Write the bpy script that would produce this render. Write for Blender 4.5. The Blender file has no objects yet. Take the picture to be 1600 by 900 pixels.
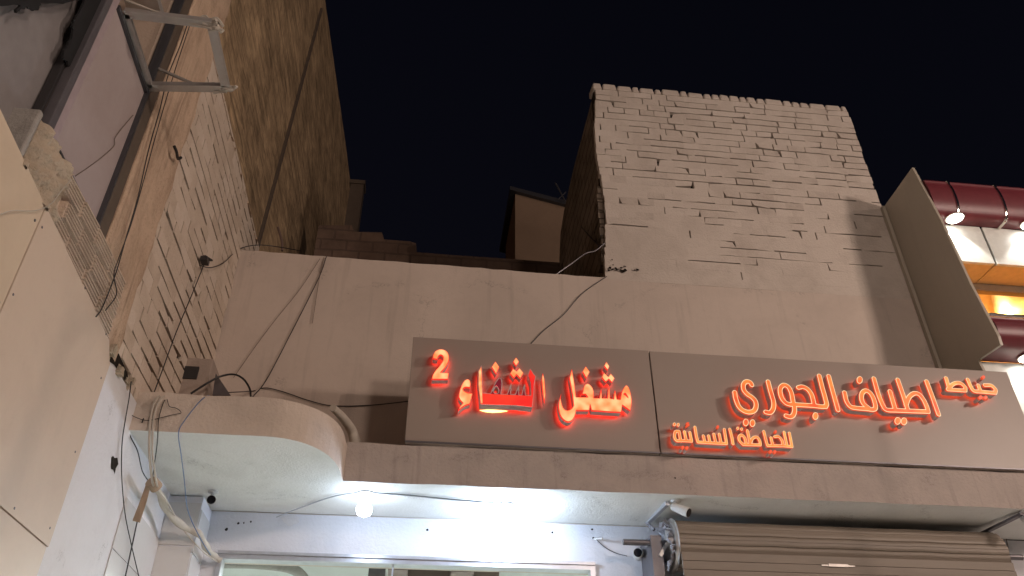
import bpy, bmesh, math, random
import numpy as np
from mathutils import Vector, Matrix
from mathutils.geometry import tessellate_polygon
R = math.radians
rnd = random.Random(7)
sc = bpy.context.scene
col = sc.collection

# ------------------------------------------------------------------ camera
FPX = 1250.0
YAW, PITCH, ROLL = R(6.8), R(34.9), R(-0.17)
CAM = Vector((0, 0, 1.6))
_f = Vector((math.sin(YAW)*math.cos(PITCH), math.cos(YAW)*math.cos(PITCH), math.sin(PITCH)))
_r = Vector((math.cos(YAW), -math.sin(YAW), 0)); _u = _r.cross(_f)
_R = math.cos(ROLL)*_r + math.sin(ROLL)*_u
_U = -math.sin(ROLL)*_r + math.cos(ROLL)*_u
cd = bpy.data.cameras.new('camera'); cam = bpy.data.objects.new('camera', cd); col.objects.link(cam)
cd.sensor_width = 36; cd.lens = 36*FPX/1600; cd.clip_start = 0.05; cd.clip_end = 600
M = Matrix((_R, _U, -_f)).transposed().to_4x4(); M.translation = CAM
cam.matrix_world = M
sc.camera = cam

# ------------------------------------------------------------------ night sky, key light, exposure
SUN_DIR = Vector((0.615, -0.775, 0.17)).normalized()      # towards the far flood light
w = bpy.data.worlds.new('World'); sc.world = w; w.use_nodes = True
nt = w.node_tree; nt.nodes.clear()
sky = nt.nodes.new('ShaderNodeTexSky'); sky.sky_type = 'NISHITA'; sky.sun_disc = False
sky.sun_elevation = R(-3.6); sky.sun_rotation = math.atan2(SUN_DIR.x, SUN_DIR.y)
bg = nt.nodes.new('ShaderNodeBackground'); bg.inputs[1].default_value = 0.13
wo = nt.nodes.new('ShaderNodeOutputWorld')
tn = nt.nodes.new('ShaderNodeMix'); tn.data_type = 'RGBA'; tn.blend_type = 'MULTIPLY'; tn.inputs[0].default_value = 1; tn.inputs[7].default_value = (.92, .84, 1.10, 1)
nt.links.new(sky.outputs[0], tn.inputs[6]); nt.links.new(tn.outputs[2], bg.inputs[0]); nt.links.new(bg.outputs[0], wo.inputs[0])
sl = bpy.data.lights.new('sun', 'SUN'); sl.energy = 0.29; sl.angle = R(0.6); sl.color = (1.0, 0.74, 0.61)
so = bpy.data.objects.new('sun', sl); col.objects.link(so)
so.rotation_euler = (-SUN_DIR).to_track_quat('-Z', 'Y').to_euler(); so.location = SUN_DIR*60
vs = sc.view_settings
sc.display_settings.display_device = 'sRGB'
vs.view_transform = 'Standard'; vs.look = 'None'; vs.exposure = 0.07; vs.gamma = 1.0; vs.use_curve_mapping = False
sc.cycles.use_denoising = True
sc.cycles.max_bounces = 8; sc.cycles.diffuse_bounces = 4; sc.cycles.transparent_max_bounces = 12
sc.cycles.sample_clamp_indirect = 4.0

# ------------------------------------------------------------------ helpers
def at(x, y, X=None, Y=None, Z=None):
    """point of the scene that the photograph shows at pixel x, y, on the wall X / Y or the level Z"""
    d = _f*FPX + _R*(x-800) - _U*(y-450)
    t = (X-CAM.x)/d.x if X is not None else (Y-CAM.y)/d.y if Y is not None else (Z-CAM.z)/d.z
    return CAM + d*t

class MB:
    def __init__(s): s.v, s.f, s.m = [], [], []
    def face(s, pts, mi=0):
        n = len(s.v); s.v += [tuple(p) for p in pts]; s.f.append(tuple(range(n, n+len(pts)))); s.m.append(mi)
    def hexa(s, p, mi=0):      # 8 points: bottom loop 0-3, top loop 4-7
        n = len(s.v); s.v += [tuple(q) for q in p]
        for q in ((3,2,1,0),(4,5,6,7),(0,1,5,4),(1,2,6,5),(2,3,7,6),(3,0,4,7)):
            s.f.append(tuple(n+i for i in q)); s.m.append(mi)
    def box(s, a, b, mi=0):
        x0,y0,z0 = (min(a[i],b[i]) for i in range(3)); x1,y1,z1 = (max(a[i],b[i]) for i in range(3))
        s.hexa([(x0,y0,z0),(x1,y0,z0),(x1,y1,z0),(x0,y1,z0),(x0,y0,z1),(x1,y0,z1),(x1,y1,z1),(x0,y1,z1)], mi)
    def prism(s, pts, vec, mi=0):   # polygon pushed along vec
        vec = Vector(vec); n = len(pts); A = [Vector(p) for p in pts]; B = [p+vec for p in A]
        s.face(A, mi); s.face(B[::-1], mi)
        for i in range(n): s.face([A[i], B[i], B[(i+1)%n], A[(i+1)%n]][::-1], mi)
    def bar(s, a, b, wd, ht, up=(0,0,1), mi=0):
        a, b = Vector(a), Vector(b); d = (b-a).normalized(); up = Vector(up)
        if abs(d.dot(up)) > .97: up = Vector((0,1,0))
        sd = d.cross(up).normalized()*wd/2; u = sd.cross(d).normalized()*ht/2
        s.hexa([a-sd-u, a+sd-u, b+sd-u, b-sd-u, a-sd+u, a+sd+u, b+sd+u, b-sd+u], mi)
    def tube(s, pts, r, n=8, mi=0, cap=True):
        P = [Vector(p) for p in pts]; rs = r if isinstance(r, (list, tuple)) else [r]*len(P)
        N = None; rings = []
        for i, p in enumerate(P):
            t = (P[min(i+1, len(P)-1)]-P[max(i-1, 0)]).normalized()
            if N is None:
                N = t.orthogonal().normalized()
            else:
                N = (N - t*N.dot(t))
                N = N.normalized() if N.length > 1e-6 else t.orthogonal().normalized()
            B = t.cross(N); b0 = len(s.v)
            for k in range(n):
                a = 2*math.pi*k/n
                s.v.append(tuple(p + (N*math.cos(a)+B*math.sin(a))*rs[i]))
            rings.append(b0)
        for a, b in zip(rings, rings[1:]):
            for k in range(n):
                s.f.append((a+k, a+(k+1)%n, b+(k+1)%n, b+k)); s.m.append(mi)
        if cap:
            s.f.append(tuple(rings[0]+k for k in range(n))[::-1]); s.m.append(mi)
            s.f.append(tuple(rings[-1]+k for k in range(n))); s.m.append(mi)
    def lathe(s, base, axis, prof, n=20, mi=0):    # prof: (distance along axis, radius)
        axis = Vector(axis).normalized(); s.tube([Vector(base)+axis*h for h, _ in prof], [q for _, q in prof], n, mi)
    def build(s, name, mats, parent=None, smooth=False, bevel=0):
        me = bpy.data.meshes.new(name); me.from_pydata(s.v, [], s.f)
        for m in (mats if isinstance(mats, (list, tuple)) else [mats]): me.materials.append(m)
        me.polygons.foreach_set('material_index', s.m)
        bm = bmesh.new(); bm.from_mesh(me); bmesh.ops.recalc_face_normals(bm, faces=bm.faces); bm.to_mesh(me); bm.free()
        o = bpy.data.objects.new(name, me); col.objects.link(o)
        if parent: o.parent = parent; o.matrix_parent_inverse = Matrix.Translation(-parent.location)
        if smooth:
            for p in me.polygons: p.use_smooth = True
            try: me.set_sharp_from_angle(angle=R(40))
            except Exception: pass
        if bevel:
            b = o.modifiers.new('bevel', 'BEVEL'); b.width = bevel; b.segments = 2; b.limit_method = 'ANGLE'
        return o

def spline(P, k=6):
    P = [Vector(p) for p in P]
    if len(P) < 3: return P
    Q = [2*P[0]-P[1]] + P + [2*P[-1]-P[-2]]; out = []
    for i in range(1, len(Q)-2):
        a, b, c, d = Q[i-1:i+3]
        for j in range(k):
            t = j/k
            out.append(0.5*((2*b)+(c-a)*t+(2*a-5*b+4*c-d)*t*t+(3*b-a-3*c+d)*t**3))
    return out+[P[-1]]

def thing(name, label, cat, loc=(0,0,0), group=None):
    o = bpy.data.objects.new(name, None); col.objects.link(o); o.location = loc
    bpy.context.view_layer.update()
    return tag(o, label, cat, group)
def tag(o, label, cat, group=None):
    o['label'] = label; o['category'] = cat
    if group: o['group'] = group
    return o
def struct(o): o['kind'] = 'structure'; return o

# ------------------------------------------------------------------ materials
def nodes(name):
    m = bpy.data.materials.new(name); m.use_nodes = True
    t = m.node_tree; return m, t, t.nodes['Principled BSDF'], t.nodes['Material Output']
def N(t, kind, **kw):
    n = t.nodes.new(kind)
    for k, v in kw.items():
        if isinstance(v, (int, float, str, bool)) and hasattr(n, k): setattr(n, k, v)
    return n
def plain(name, c, rough=.6, metal=0, spec=.4):
    m, t, b, o = nodes(name)
    co = N(t, 'ShaderNodeTexCoord'); no = N(t, 'ShaderNodeTexNoise'); no.inputs['Scale'].default_value = 14; no.inputs['Detail'].default_value = 6
    t.links.new(co.outputs['Object'], no.inputs['Vector'])
    mx = N(t, 'ShaderNodeMix'); mx.data_type = 'RGBA'
    mx.inputs[6].default_value = (*[x*.78 for x in c], 1); mx.inputs[7].default_value = (*[min(1, x*1.15) for x in c], 1)
    t.links.new(no.outputs[0], mx.inputs[0]); t.links.new(mx.outputs[2], b.inputs['Base Color'])
    b.inputs['Roughness'].default_value = rough; b.inputs['Metallic'].default_value = metal; b.inputs['Specular IOR Level'].default_value = spec
    return m
def plaster(name, c, dirt, amount=.35, scale=1.0, bump=.25, grain=60, stretch=(1,1,1), rough=.85, spots=0.0, spot_c=(.05,.04,.035), spec=.25, fine=.5, streak=0.0, crack=0.0):
    """painted render: broad stains + fine grime, bump at two sizes, optional chips"""
    m, t, b, o = nodes(name)
    co = N(t, 'ShaderNodeTexCoord'); mp = N(t, 'ShaderNodeMapping'); mp.inputs['Scale'].default_value = stretch
    t.links.new(co.outputs['Object'], mp.inputs['Vector'])
    a = N(t, 'ShaderNodeTexNoise'); a.inputs['Scale'].default_value = 1.7*scale; a.inputs['Detail'].default_value = 9; a.inputs['Roughness'].default_value = .62; a.inputs['Distortion'].default_value = .6
    f = N(t, 'ShaderNodeTexNoise'); f.inputs['Scale'].default_value = 21*scale; f.inputs['Detail'].default_value = 8; f.inputs['Roughness'].default_value = .7
    for n in (a, f): t.links.new(mp.outputs[0], n.inputs['Vector'])
    r1 = N(t, 'ShaderNodeMapRange'); r1.inputs[1].default_value = .42; r1.inputs[2].default_value = .75; r1.inputs[4].default_value = amount
    r2 = N(t, 'ShaderNodeMapRange'); r2.inputs[1].default_value = .5; r2.inputs[2].default_value = .85; r2.inputs[4].default_value = amount*fine
    t.links.new(a.outputs[0], r1.inputs[0]); t.links.new(f.outputs[0], r2.inputs[0])
    ad = N(t, 'ShaderNodeMath', operation='ADD'); ad.use_clamp = True
    t.links.new(r1.outputs[0], ad.inputs[0]); t.links.new(r2.outputs[0], ad.inputs[1])
    mx = N(t, 'ShaderNodeMix'); mx.data_type = 'RGBA'; mx.inputs[6].default_value = (*c, 1); mx.inputs[7].default_value = (*dirt, 1)
    t.links.new(ad.outputs[0], mx.inputs[0]); last = mx.outputs[2]
    g = N(t, 'ShaderNodeTexNoise'); g.inputs['Scale'].default_value = grain; g.inputs['Detail'].default_value = 5
    t.links.new(mp.outputs[0], g.inputs['Vector'])
    bp = N(t, 'ShaderNodeBump'); bp.inputs['Strength'].default_value = bump; bp.inputs['Distance'].default_value = .02
    hs = N(t, 'ShaderNodeMath', operation='ADD'); t.links.new(g.outputs[0], hs.inputs[0]); t.links.new(f.outputs[0], hs.inputs[1])
    t.links.new(hs.outputs[0], bp.inputs['Height'])
    if spots:
        v = N(t, 'ShaderNodeTexNoise'); v.inputs['Scale'].default_value = 5.5*scale; v.inputs['Detail'].default_value = 12; v.inputs['Roughness'].default_value = .68
        t.links.new(mp.outputs[0], v.inputs['Vector'])
        sr = N(t, 'ShaderNodeMapRange'); sr.inputs[1].default_value = .74-spots*.2; sr.inputs[2].default_value = .77-spots*.2
        t.links.new(v.outputs[0], sr.inputs[0])
        m2 = N(t, 'ShaderNodeMix'); m2.data_type = 'RGBA'; m2.inputs[7].default_value = (*spot_c, 1)
        t.links.new(sr.outputs[0], m2.inputs[0]); t.links.new(last, m2.inputs[6]); last = m2.outputs[2]
    if streak:        # dirty water runs below the top edges
        m3 = N(t, 'ShaderNodeMapping'); m3.inputs['Scale'].default_value = (7, 7, .45); t.links.new(co.outputs['Object'], m3.inputs['Vector'])
        s1_ = N(t, 'ShaderNodeTexNoise'); s1_.inputs['Scale'].default_value = 1.6; s1_.inputs['Detail'].default_value = 7; s1_.inputs['Roughness'].default_value = .6
        t.links.new(m3.outputs[0], s1_.inputs['Vector'])
        s2_ = N(t, 'ShaderNodeMapRange'); s2_.inputs[1].default_value = .54; s2_.inputs[2].default_value = .74; s2_.inputs[4].default_value = streak
        t.links.new(s1_.outputs[0], s2_.inputs[0])
        m4 = N(t, 'ShaderNodeMix'); m4.data_type = 'RGBA'; m4.inputs[7].default_value = (*[x*.62 for x in dirt], 1)
        t.links.new(s2_.outputs[0], m4.inputs[0]); t.links.new(last, m4.inputs[6]); last = m4.outputs[2]
    if crack:         # hairline cracks in patches
        wn = N(t, 'ShaderNodeMix'); wn.data_type = 'RGBA'; wn.blend_type = 'LINEAR_LIGHT'; wn.inputs[0].default_value = .16
        t.links.new(co.outputs['Object'], wn.inputs[6]); t.links.new(f.outputs[1], wn.inputs[7])
        vo = N(t, 'ShaderNodeTexVoronoi', feature='DISTANCE_TO_EDGE'); vo.inputs['Scale'].default_value = .9; t.links.new(wn.outputs[2], vo.inputs['Vector'])
        lt = N(t, 'ShaderNodeMapRange'); lt.inputs[1].default_value = .002; lt.inputs[2].default_value = .006; lt.inputs[3].default_value = crack; lt.inputs[4].default_value = 0
        t.links.new(vo.outputs['Distance'], lt.inputs[0])
        mk = N(t, 'ShaderNodeMath', operation='MULTIPLY'); mkr = N(t, 'ShaderNodeMapRange'); mkr.inputs[1].default_value = .5; mkr.inputs[2].default_value = .58
        t.links.new(a.outputs[0], mkr.inputs[0]); t.links.new(lt.outputs[0], mk.inputs[0]); t.links.new(mkr.outputs[0], mk.inputs[1])
        m5 = N(t, 'ShaderNodeMix'); m5.data_type = 'RGBA'; m5.inputs[7].default_value = (*[x*.35 for x in dirt], 1)
        t.links.new(mk.outputs[0], m5.inputs[0]); t.links.new(last, m5.inputs[6]); last = m5.outputs[2]
    t.links.new(last, b.inputs['Base Color']); t.links.new(bp.outputs[0], b.inputs['Normal'])
    b.inputs['Roughness'].default_value = rough; b.inputs['Specular IOR Level'].default_value = spec
    return m
def emit(name, c, s, base=(.02,.02,.02), vary=0, scale=6, c2=None):
    m, t, b, o = nodes(name)
    b.inputs['Base Color'].default_value = (*base, 1); b.inputs['Roughness'].default_value = .4
    b.inputs['Emission Color'].default_value = (*c, 1); b.inputs['Emission Strength'].default_value = s
    if vary:       # LEDs behind the acrylic: brighter and duller stretches
        co = N(t, 'ShaderNodeTexCoord'); no = N(t, 'ShaderNodeTexNoise'); no.inputs['Scale'].default_value = scale; no.inputs['Detail'].default_value = 1
        t.links.new(co.outputs['Object'], no.inputs['Vector'])
        mr = N(t, 'ShaderNodeMapRange'); mr.inputs[1].default_value = .3; mr.inputs[2].default_value = .7
        t.links.new(no.outputs[0], mr.inputs[0])
        mx = N(t, 'ShaderNodeMix'); mx.data_type = 'RGBA'; mx.inputs[6].default_value = (*c2, 1); mx.inputs[7].default_value = (*c, 1)
        t.links.new(mr.outputs[0], mx.inputs[0]); t.links.new(mx.outputs[2], b.inputs['Emission Color'])
    return m
def brick_tex(name, c1, c2, mortar, bw, bh, axes='YZ', bump=.6, rough=.9, warp=.02, mott=0.0):
    m, t, b, o = nodes(name)
    co = N(t, 'ShaderNodeTexCoord'); sp = N(t, 'ShaderNodeSeparateXYZ'); cb = N(t, 'ShaderNodeCombineXYZ')
    no = N(t, 'ShaderNodeTexNoise'); no.inputs['Scale'].default_value = 3.5; no.inputs['Detail'].default_value = 6
    t.links.new(co.outputs['Object'], no.inputs['Vector'])
    wv = N(t, 'ShaderNodeMix'); wv.data_type = 'RGBA'; wv.blend_type = 'LINEAR_LIGHT'; wv.inputs[0].default_value = warp
    t.links.new(co.outputs['Object'], wv.inputs[6]); t.links.new(no.outputs[1], wv.inputs[7])
    t.links.new(wv.outputs[2], sp.inputs[0])
    t.links.new(sp.outputs['XYZ'.index(axes[0])], cb.inputs[0]); t.links.new(sp.outputs['XYZ'.index(axes[1])], cb.inputs[1])
    br = N(t, 'ShaderNodeTexBrick'); br.inputs['Scale'].default_value = 1; br.inputs['Brick Width'].default_value = bw; br.inputs['Row Height'].default_value = bh
    br.inputs['Mortar Size'].default_value = bh*.09; br.inputs['Mortar Smooth'].default_value = .3
    br.inputs['Color1'].default_value = (*c1, 1); br.inputs['Color2'].default_value = (*c2, 1); br.inputs['Mortar'].default_value = (*mortar, 1)
    t.links.new(cb.outputs[0], br.inputs['Vector'])
    n2 = N(t, 'ShaderNodeTexNoise'); n2.inputs['Scale'].default_value = 1.3; n2.inputs['Detail'].default_value = 10; n2.inputs['Roughness'].default_value = .7
    t.links.new(co.outputs['Object'], n2.inputs['Vector'])
    mr = N(t, 'ShaderNodeMapRange'); mr.inputs[1].default_value = .3; mr.inputs[2].default_value = .7; mr.inputs[3].default_value = .55; mr.inputs[4].default_value = 1.25
    t.links.new(n2.outputs[0], mr.inputs[0])
    mu = N(t, 'ShaderNodeMix'); mu.data_type = 'RGBA'; mu.blend_type = 'MULTIPLY'; mu.inputs[0].default_value = 1
    t.links.new(br.outputs[0], mu.inputs[6]); t.links.new(mr.outputs[0], mu.inputs[7])
    t.links.new(mu.outputs[2], b.inputs['Base Color']); b.inputs['Roughness'].default_value = rough; b.inputs['Specular IOR Level'].default_value = .15
    if mott:           # weathered streaks and patches over the courses
        mp = N(t, 'ShaderNodeMapping'); mp.inputs['Scale'].default_value = (.5, .5, 2.6); t.links.new(co.outputs['Object'], mp.inputs['Vector'])
        n3 = N(t, 'ShaderNodeTexNoise'); n3.inputs['Scale'].default_value = 3.2; n3.inputs['Detail'].default_value = 11; n3.inputs['Roughness'].default_value = .75; n3.inputs['Distortion'].default_value = .8
        t.links.new(mp.outputs[0], n3.inputs['Vector'])
        m3 = N(t, 'ShaderNodeMapRange'); m3.inputs[1].default_value = .34; m3.inputs[2].default_value = .66; m3.inputs[3].default_value = .45; m3.inputs[4].default_value = 1.35
        t.links.new(n3.outputs[0], m3.inputs[0])
        m6 = N(t, 'ShaderNodeMix'); m6.data_type = 'RGBA'; m6.blend_type = 'MULTIPLY'; m6.inputs[0].default_value = 1
        t.links.new(mu.outputs[2], m6.inputs[6]); t.links.new(m3.outputs[0], m6.inputs[7]); t.links.new(m6.outputs[2], b.inputs['Base Color'])
    inv = N(t, 'ShaderNodeMath', operation='SUBTRACT'); inv.inputs[0].default_value = 1.0; t.links.new(br.outputs[1], inv.inputs[1])
    ad = N(t, 'ShaderNodeMath', operation='ADD'); t.links.new(inv.outputs[0], ad.inputs[0]); t.links.new(n2.outputs[0], ad.inputs[1])
    bp = N(t, 'ShaderNodeBump'); bp.inputs['Strength'].default_value = bump; bp.inputs['Distance'].default_value = .02
    t.links.new(ad.outputs[0], bp.inputs['Height']); t.links.new(bp.outputs[0], b.inputs['Normal'])
    return m
def glass(name, tint=(1,1,1), rough=.01, ior=1.5, extra=0.0):
    m, t, b, o = nodes(name); t.nodes.remove(b)
    tr = N(t, 'ShaderNodeBsdfTransparent'); tr.inputs[0].default_value = (*tint, 1)
    gl = N(t, 'ShaderNodeBsdfGlossy'); gl.inputs['Roughness'].default_value = rough
    fr = N(t, 'ShaderNodeFresnel'); fr.inputs[0].default_value = ior
    ad = N(t, 'ShaderNodeMath', operation='ADD'); ad.inputs[1].default_value = extra; t.links.new(fr.outputs[0], ad.inputs[0])
    mx = N(t, 'ShaderNodeMixShader'); t.links.new(ad.outputs[0], mx.inputs[0]); t.links.new(tr.outputs[0], mx.inputs[1]); t.links.new(gl.outputs[0], mx.inputs[2])
    t.links.new(mx.outputs[0], o.inputs[0]); return m

M_ = dict(
    beige = plaster('beige_wall_paint', (.60,.51,.44), (.43,.36,.31), .42, .8, .14, 70, streak=.28, crack=.5),
    towerp = plaster('tower_paint', (.60,.53,.465), (.36,.30,.25), .5, 1.2, .3, 45),
    cream = plaster('cream_brick_paint', (.66,.56,.46), (.42,.33,.25), .5, 1.4, .35, 45),
    towerp2 = plaster('tower_paint_worn', (.575,.505,.44), (.36,.30,.26), .55, 1.6, .35, 40),
    towerp3 = plaster('tower_paint_fresh', (.62,.55,.485), (.43,.37,.32), .45, 1.4, .3, 50),
    cream2 = plaster('cream_brick_worn', (.62,.52,.42), (.38,.29,.21), .55, 1.7, .4, 40),
    cream3 = plaster('cream_brick_fresh', (.68,.585,.49), (.45,.36,.28), .45, 1.4, .35, 48),
    mortar = plain('dark_mortar', (.028,.022,.018), .95, 0, .1),
    white = plaster('white_render', (.73,.735,.77), (.54,.545,.58), .3, 1.1, .22, 38, spots=.0),
    whitew = plaster('flaking_white_render', (.76,.75,.76), (.56,.54,.53), .3, 1.3, .3, 42, crack=.5, spots=.06, spot_c=(.16,.14,.12)),
    soffit = plaster('soffit_paint', (.86,.87,.83), (.60,.61,.55), .42, 1.1, .2, 50, crack=.45, spots=.03, spot_c=(.45,.40,.33)),
    fascia = plaster('fascia_render', (.47,.405,.365), (.31,.27,.25), .5, 1.6, .4, 42, streak=.45, crack=.5),
    fascial = plaster('curved_fascia_render', (.63,.54,.46), (.42,.36,.31), .5, 1.3, .4, 40, streak=.2),
    column = plaster('tan_column_render', (.64,.48,.35), (.36,.25,.17), .7, 2.2, .7, 30, stretch=(1.2,1.2,.8), streak=.8, crack=.7, fine=.9),
    clad = plaster('tan_cladding', (.63,.51,.40), (.50,.40,.315), .45, 1.1, .05, 30, rough=.5),
    clad2 = plaster('yellowish_cladding', (.64,.52,.385), (.51,.41,.30), .45, 1.1, .05, 30, rough=.5),
    block = plaster('raw_clay_block', (.70,.57,.455), (.42,.31,.225), .55, 2.2, .8, 30),
    mort2 = plaster('rough_mortar', (.60,.50,.38), (.30,.23,.16), .65, 2.0, 1.0, 26),
    grayp = plaster('grey_render', (.36,.34,.31), (.20,.18,.16), .6, 1.6, .4, 40),
    board = plaster('lilac_infill_board', (.40,.34,.33), (.30,.24,.22), .5, .8, .06, 40, rough=.6),
    darkjamb = plain('dark_brown_jamb', (.11,.085,.065), .7),
    frame = plain('dark_window_frame', (.09,.09,.10), .4, .5),
    alu = plain('weathered_aluminium', (.52,.49,.46), .38, .55),
    lintel = plain('frame_aluminium', (.55,.56,.60), .35, .6),
    grayg = plain('grey_film_glass', (.27,.25,.245), .35),
    cloth = plain('black_cloth', (.012,.012,.013), .9),
    brown = brick_tex('brown_brick', (.49,.355,.215), (.46,.33,.20), (.40,.285,.175), .4, .2, 'YZ', .7, warp=.035, mott=1.0),
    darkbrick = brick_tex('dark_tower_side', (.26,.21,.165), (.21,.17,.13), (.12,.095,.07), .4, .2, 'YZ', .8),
    roofbrick = brick_tex('roof_wall_brick', (.18,.125,.095), (.16,.11,.085), (.135,.095,.075), .4, .2, 'XZ', .6),
    shack = plaster('shack_paint', (.30,.21,.145), (.21,.145,.10), .5, .7, .2, 40),
    sign = plaster('sign_panel', (.335,.275,.235), (.29,.24,.205), .3, .6, .02, 25, rough=.42, spec=.5),
    fin = plaster('fin_panel', (.43,.385,.31), (.35,.31,.255), .4, .8, .02, 25, rough=.45, spec=.5, streak=.12),
    maroon = plain('maroon_panel', (.15,.026,.034), .42, .0, .5),
    chrome = plain('bright_trim', (.75,.72,.66), .15, 1),
    wpanel = plain('white_facade_panel', (.72,.73,.68), .3),
    tile = plaster('white_tile', (.68,.67,.66), (.58,.57,.56), .3, 1, .03, 30, rough=.22, spec=.5),
    grout = plain('grey_grout', (.22,.21,.20), .9),
    shutter = plaster('shutter_slats', (.255,.215,.175), (.16,.135,.11), .55, 1.5, .04, 60, stretch=(.3,1,3), rough=.5, spec=.4),
    steel = plain('grey_steel', (.17,.16,.17), .45, .7),
    plastic = plain('white_plastic', (.62,.61,.58), .4),
    lens = plain('black_lens', (.01,.01,.012), .12),
    blackw = plain('black_cable', (.018,.016,.016), .5),
    tanw = plain('thin_tan_cable', (.16,.12,.09), .7),
    bluew = plain('blue_cable', (.12,.19,.34), .5),
    whitec = plain('white_conduit', (.52,.47,.40), .55),
    tape = plain('brown_tape', (.36,.26,.18), .8),
    box = plaster('beige_cabinet', (.40,.33,.28), (.24,.19,.16), .5, 2.5, .2, 40),
    dpanel = plain('dark_panel', (.035,.033,.034), .4),
    asphalt = plaster('asphalt', (.055,.053,.05), (.03,.03,.03), .6, 1.5, .6, 60),
    paving = plaster('pale_paving', (.70,.68,.65), (.55,.53,.50), .5, 1.5, .2, 50),
    pane = glass('shop_pane', (.93,.97,.96)),
    yglass = glass('amber_pane', (1,.97,.9)),
    inwall = plaster('shop_interior_paint', (.64,.66,.63), (.52,.53,.51), .2, .6, .05, 30),
    ybrown = plain('warm_wood_ceiling', (.74,.52,.25), .45),
    timber = plain('brown_beam', (.16,.11,.09), .6),
    bulb = emit('white_bulb', (.66,.79,1.0), 46),
    bulbw = emit('bright_white_bulb', (.62,.77,1.0), 300),
    down = emit('downlight_disc', (1,.97,.9), 14),
    warmbulb = emit('warm_bulb', (1,.66,.28), 190),
    face1 = emit('red_orange_acrylic', (1,.60,.26), 1.08, vary=1, scale=13, c2=(1,.27,.075)),
    edge1 = emit('red_letter_edge', (1,.03,.015), 1.1, (.15,.01,.01)),
    halo1 = emit('red_halo_gap', (1,.035,.02), 6, (.3,.05,.05)), halo2 = emit('orange_halo_gap', (1,.09,.03), 3.2, (.3,.1,.08)),
    red = emit('red_acrylic', (1,.05,.018), .95, vary=1, scale=6, c2=(.95,.012,.01)),
    unlit = emit('unlit_red_acrylic', (.6,.02,.05), .20, (.16,.01,.03)),
    rimg = plain('grey_letter_rim', (.62,.55,.55), .4),
    face2 = emit('orange_acrylic', (1,.28,.045), .95, vary=1, scale=9, c2=(.92,.085,.015)),
    rim2 = emit('pale_orange_rim', (1,.72,.40), 1.1),
    edge2 = emit('orange_letter_edge', (1,.10,.03), .7, (.15,.03,.01)),
    face3 = emit('pale_orange_acrylic', (1,.42,.085), 1.0, vary=1, scale=12, c2=(1,.20,.035)),
    face4 = emit('deep_orange_acrylic', (1,.10,.03), .9),
    ret = plain('grey_letter_return', (.62,.56,.56), .45),
    led = emit('led_strip', (1,.74,.25), 3.0),
)

# ------------------------------------------------------------------ ground
g = MB(); g.face([(-120,-120,0),(120,-120,0),(120,120,0),(-120,120,0)]); struct(g.build('street', M_['asphalt']))
g = MB(); g.box((-30,2.6,0.004),(40,7.0,.14)); struct(g.build('pavement', M_['paving']))

# ------------------------------------------------------------------ painted brickwork as real blocks over a dark recess
def brickwork(mb, P, rows, ulim, bw, gap_p, depth=.05, jit=.004, seed=1, off=.5, vgap_p=None, ends=None, wide=1.0):
    """P(u, v, d) -> point; rows = list of (v0, v1); joints are open with probability gap_p(v), else filled to a hair line"""
    rg = random.Random(seed)
    for i, (v0, v1) in enumerate(rows):
        a, b = ulim(v0), ulim(v1); u0, u1 = (a[0]+b[0])/2, (a[1]+b[1])/2
        if ends: u0 += rg.uniform(-ends, ends*.3); u1 += rg.uniform(-ends*.3, ends)
        u = u0 - bw*(.5 if i % 2 else 0) - rg.uniform(0, bw*.2); vm = (v0+v1)/2; gp = gap_p(vm); vp = gp if vgap_p is None else vgap_p(vm)
        bo = -.001; r_ = 0
        while u < u1:
            nu = u + bw*rg.uniform(.88, 1.12)
            s, e = max(u, u0), min(nu, u1)
            if rg.random() < .42: bo = rg.uniform(.007, .017)*wide if rg.random() < gp else -.001
            if e - s > .03:
                l = r_; r_ = rg.uniform(.005, .012)*wide if rg.random() < vp*.6 else -.0005
                j = lambda k=1: rg.uniform(-.0022, .0022)*k
                b0, b1 = (bo+j(1.4), bo+j(1.4)) if bo > 0 else (bo, bo)
                if bo > 0 and rg.random() < .3: b0, b1 = (b0, -.001) if rg.random() < .5 else (-.001, b1)
                c = [(s+max(l, 0)+(j() if l > 0 else 0), v0+b0), (e-r_+(j() if r_ > 0 else 0), v0+b1), (e-r_, v1), (s+max(l, 0), v1)]
                d = rg.uniform(0, jit)
                mi = rg.choice((0,0,0,1,2)) if gp > .3 else 0
                n_ = 4
                if rg.random() < .16*gp+.01:      # a chipped corner
                    k = rg.randrange(4); q0 = c[k]; c[k] = (q0[0]+(1 if k in (0,3) else -1)*rg.uniform(.01,.035), q0[1]+(1 if k < 2 else -1)*rg.uniform(.006,.022))
                mb.hexa([P(x, y, d+rg.uniform(0, jit)*.3) for x, y in c] + [P(x, y, -depth) for x, y in c], mi)
                r_ = 0 if r_ < 0 else r_*.2
            u = nu

# ------------------------------------------------------------------ low shop building
YW, YF, YC = 7.07, 6.25, 5.45
XL = -2.06
shop = thing('shop_building', 'low cream rendered shop building with a flat canopy over its front, between taller buildings', 'building', (0.8, 7.07, 0))
# upper wall: beige render with an uneven top line
mb = MB(); top = []
xs = np.linspace(XL-.06, 5.62, 60)
for i, x in enumerate(xs):
    zt = 6.835 - .012*(x+2) + rnd.uniform(-.006, .006)
    if x > 1.9: zt = 6.80
    top.append((x, zt))
pts = [(x, YW, z) for x, z in top] + [(5.62, YW, 3.6), (XL-.06, YW, 3.6)]
mb.prism(pts, (0, .18, 0)); mb.build('parapet_wall', M_['beige'], shop)
mb = MB(); mb.box((XL-.3, YW+.18, 6.3), (5.6, 10.2, 6.5)); mb.build('roof_slab', M_['grayp'], shop)
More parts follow.
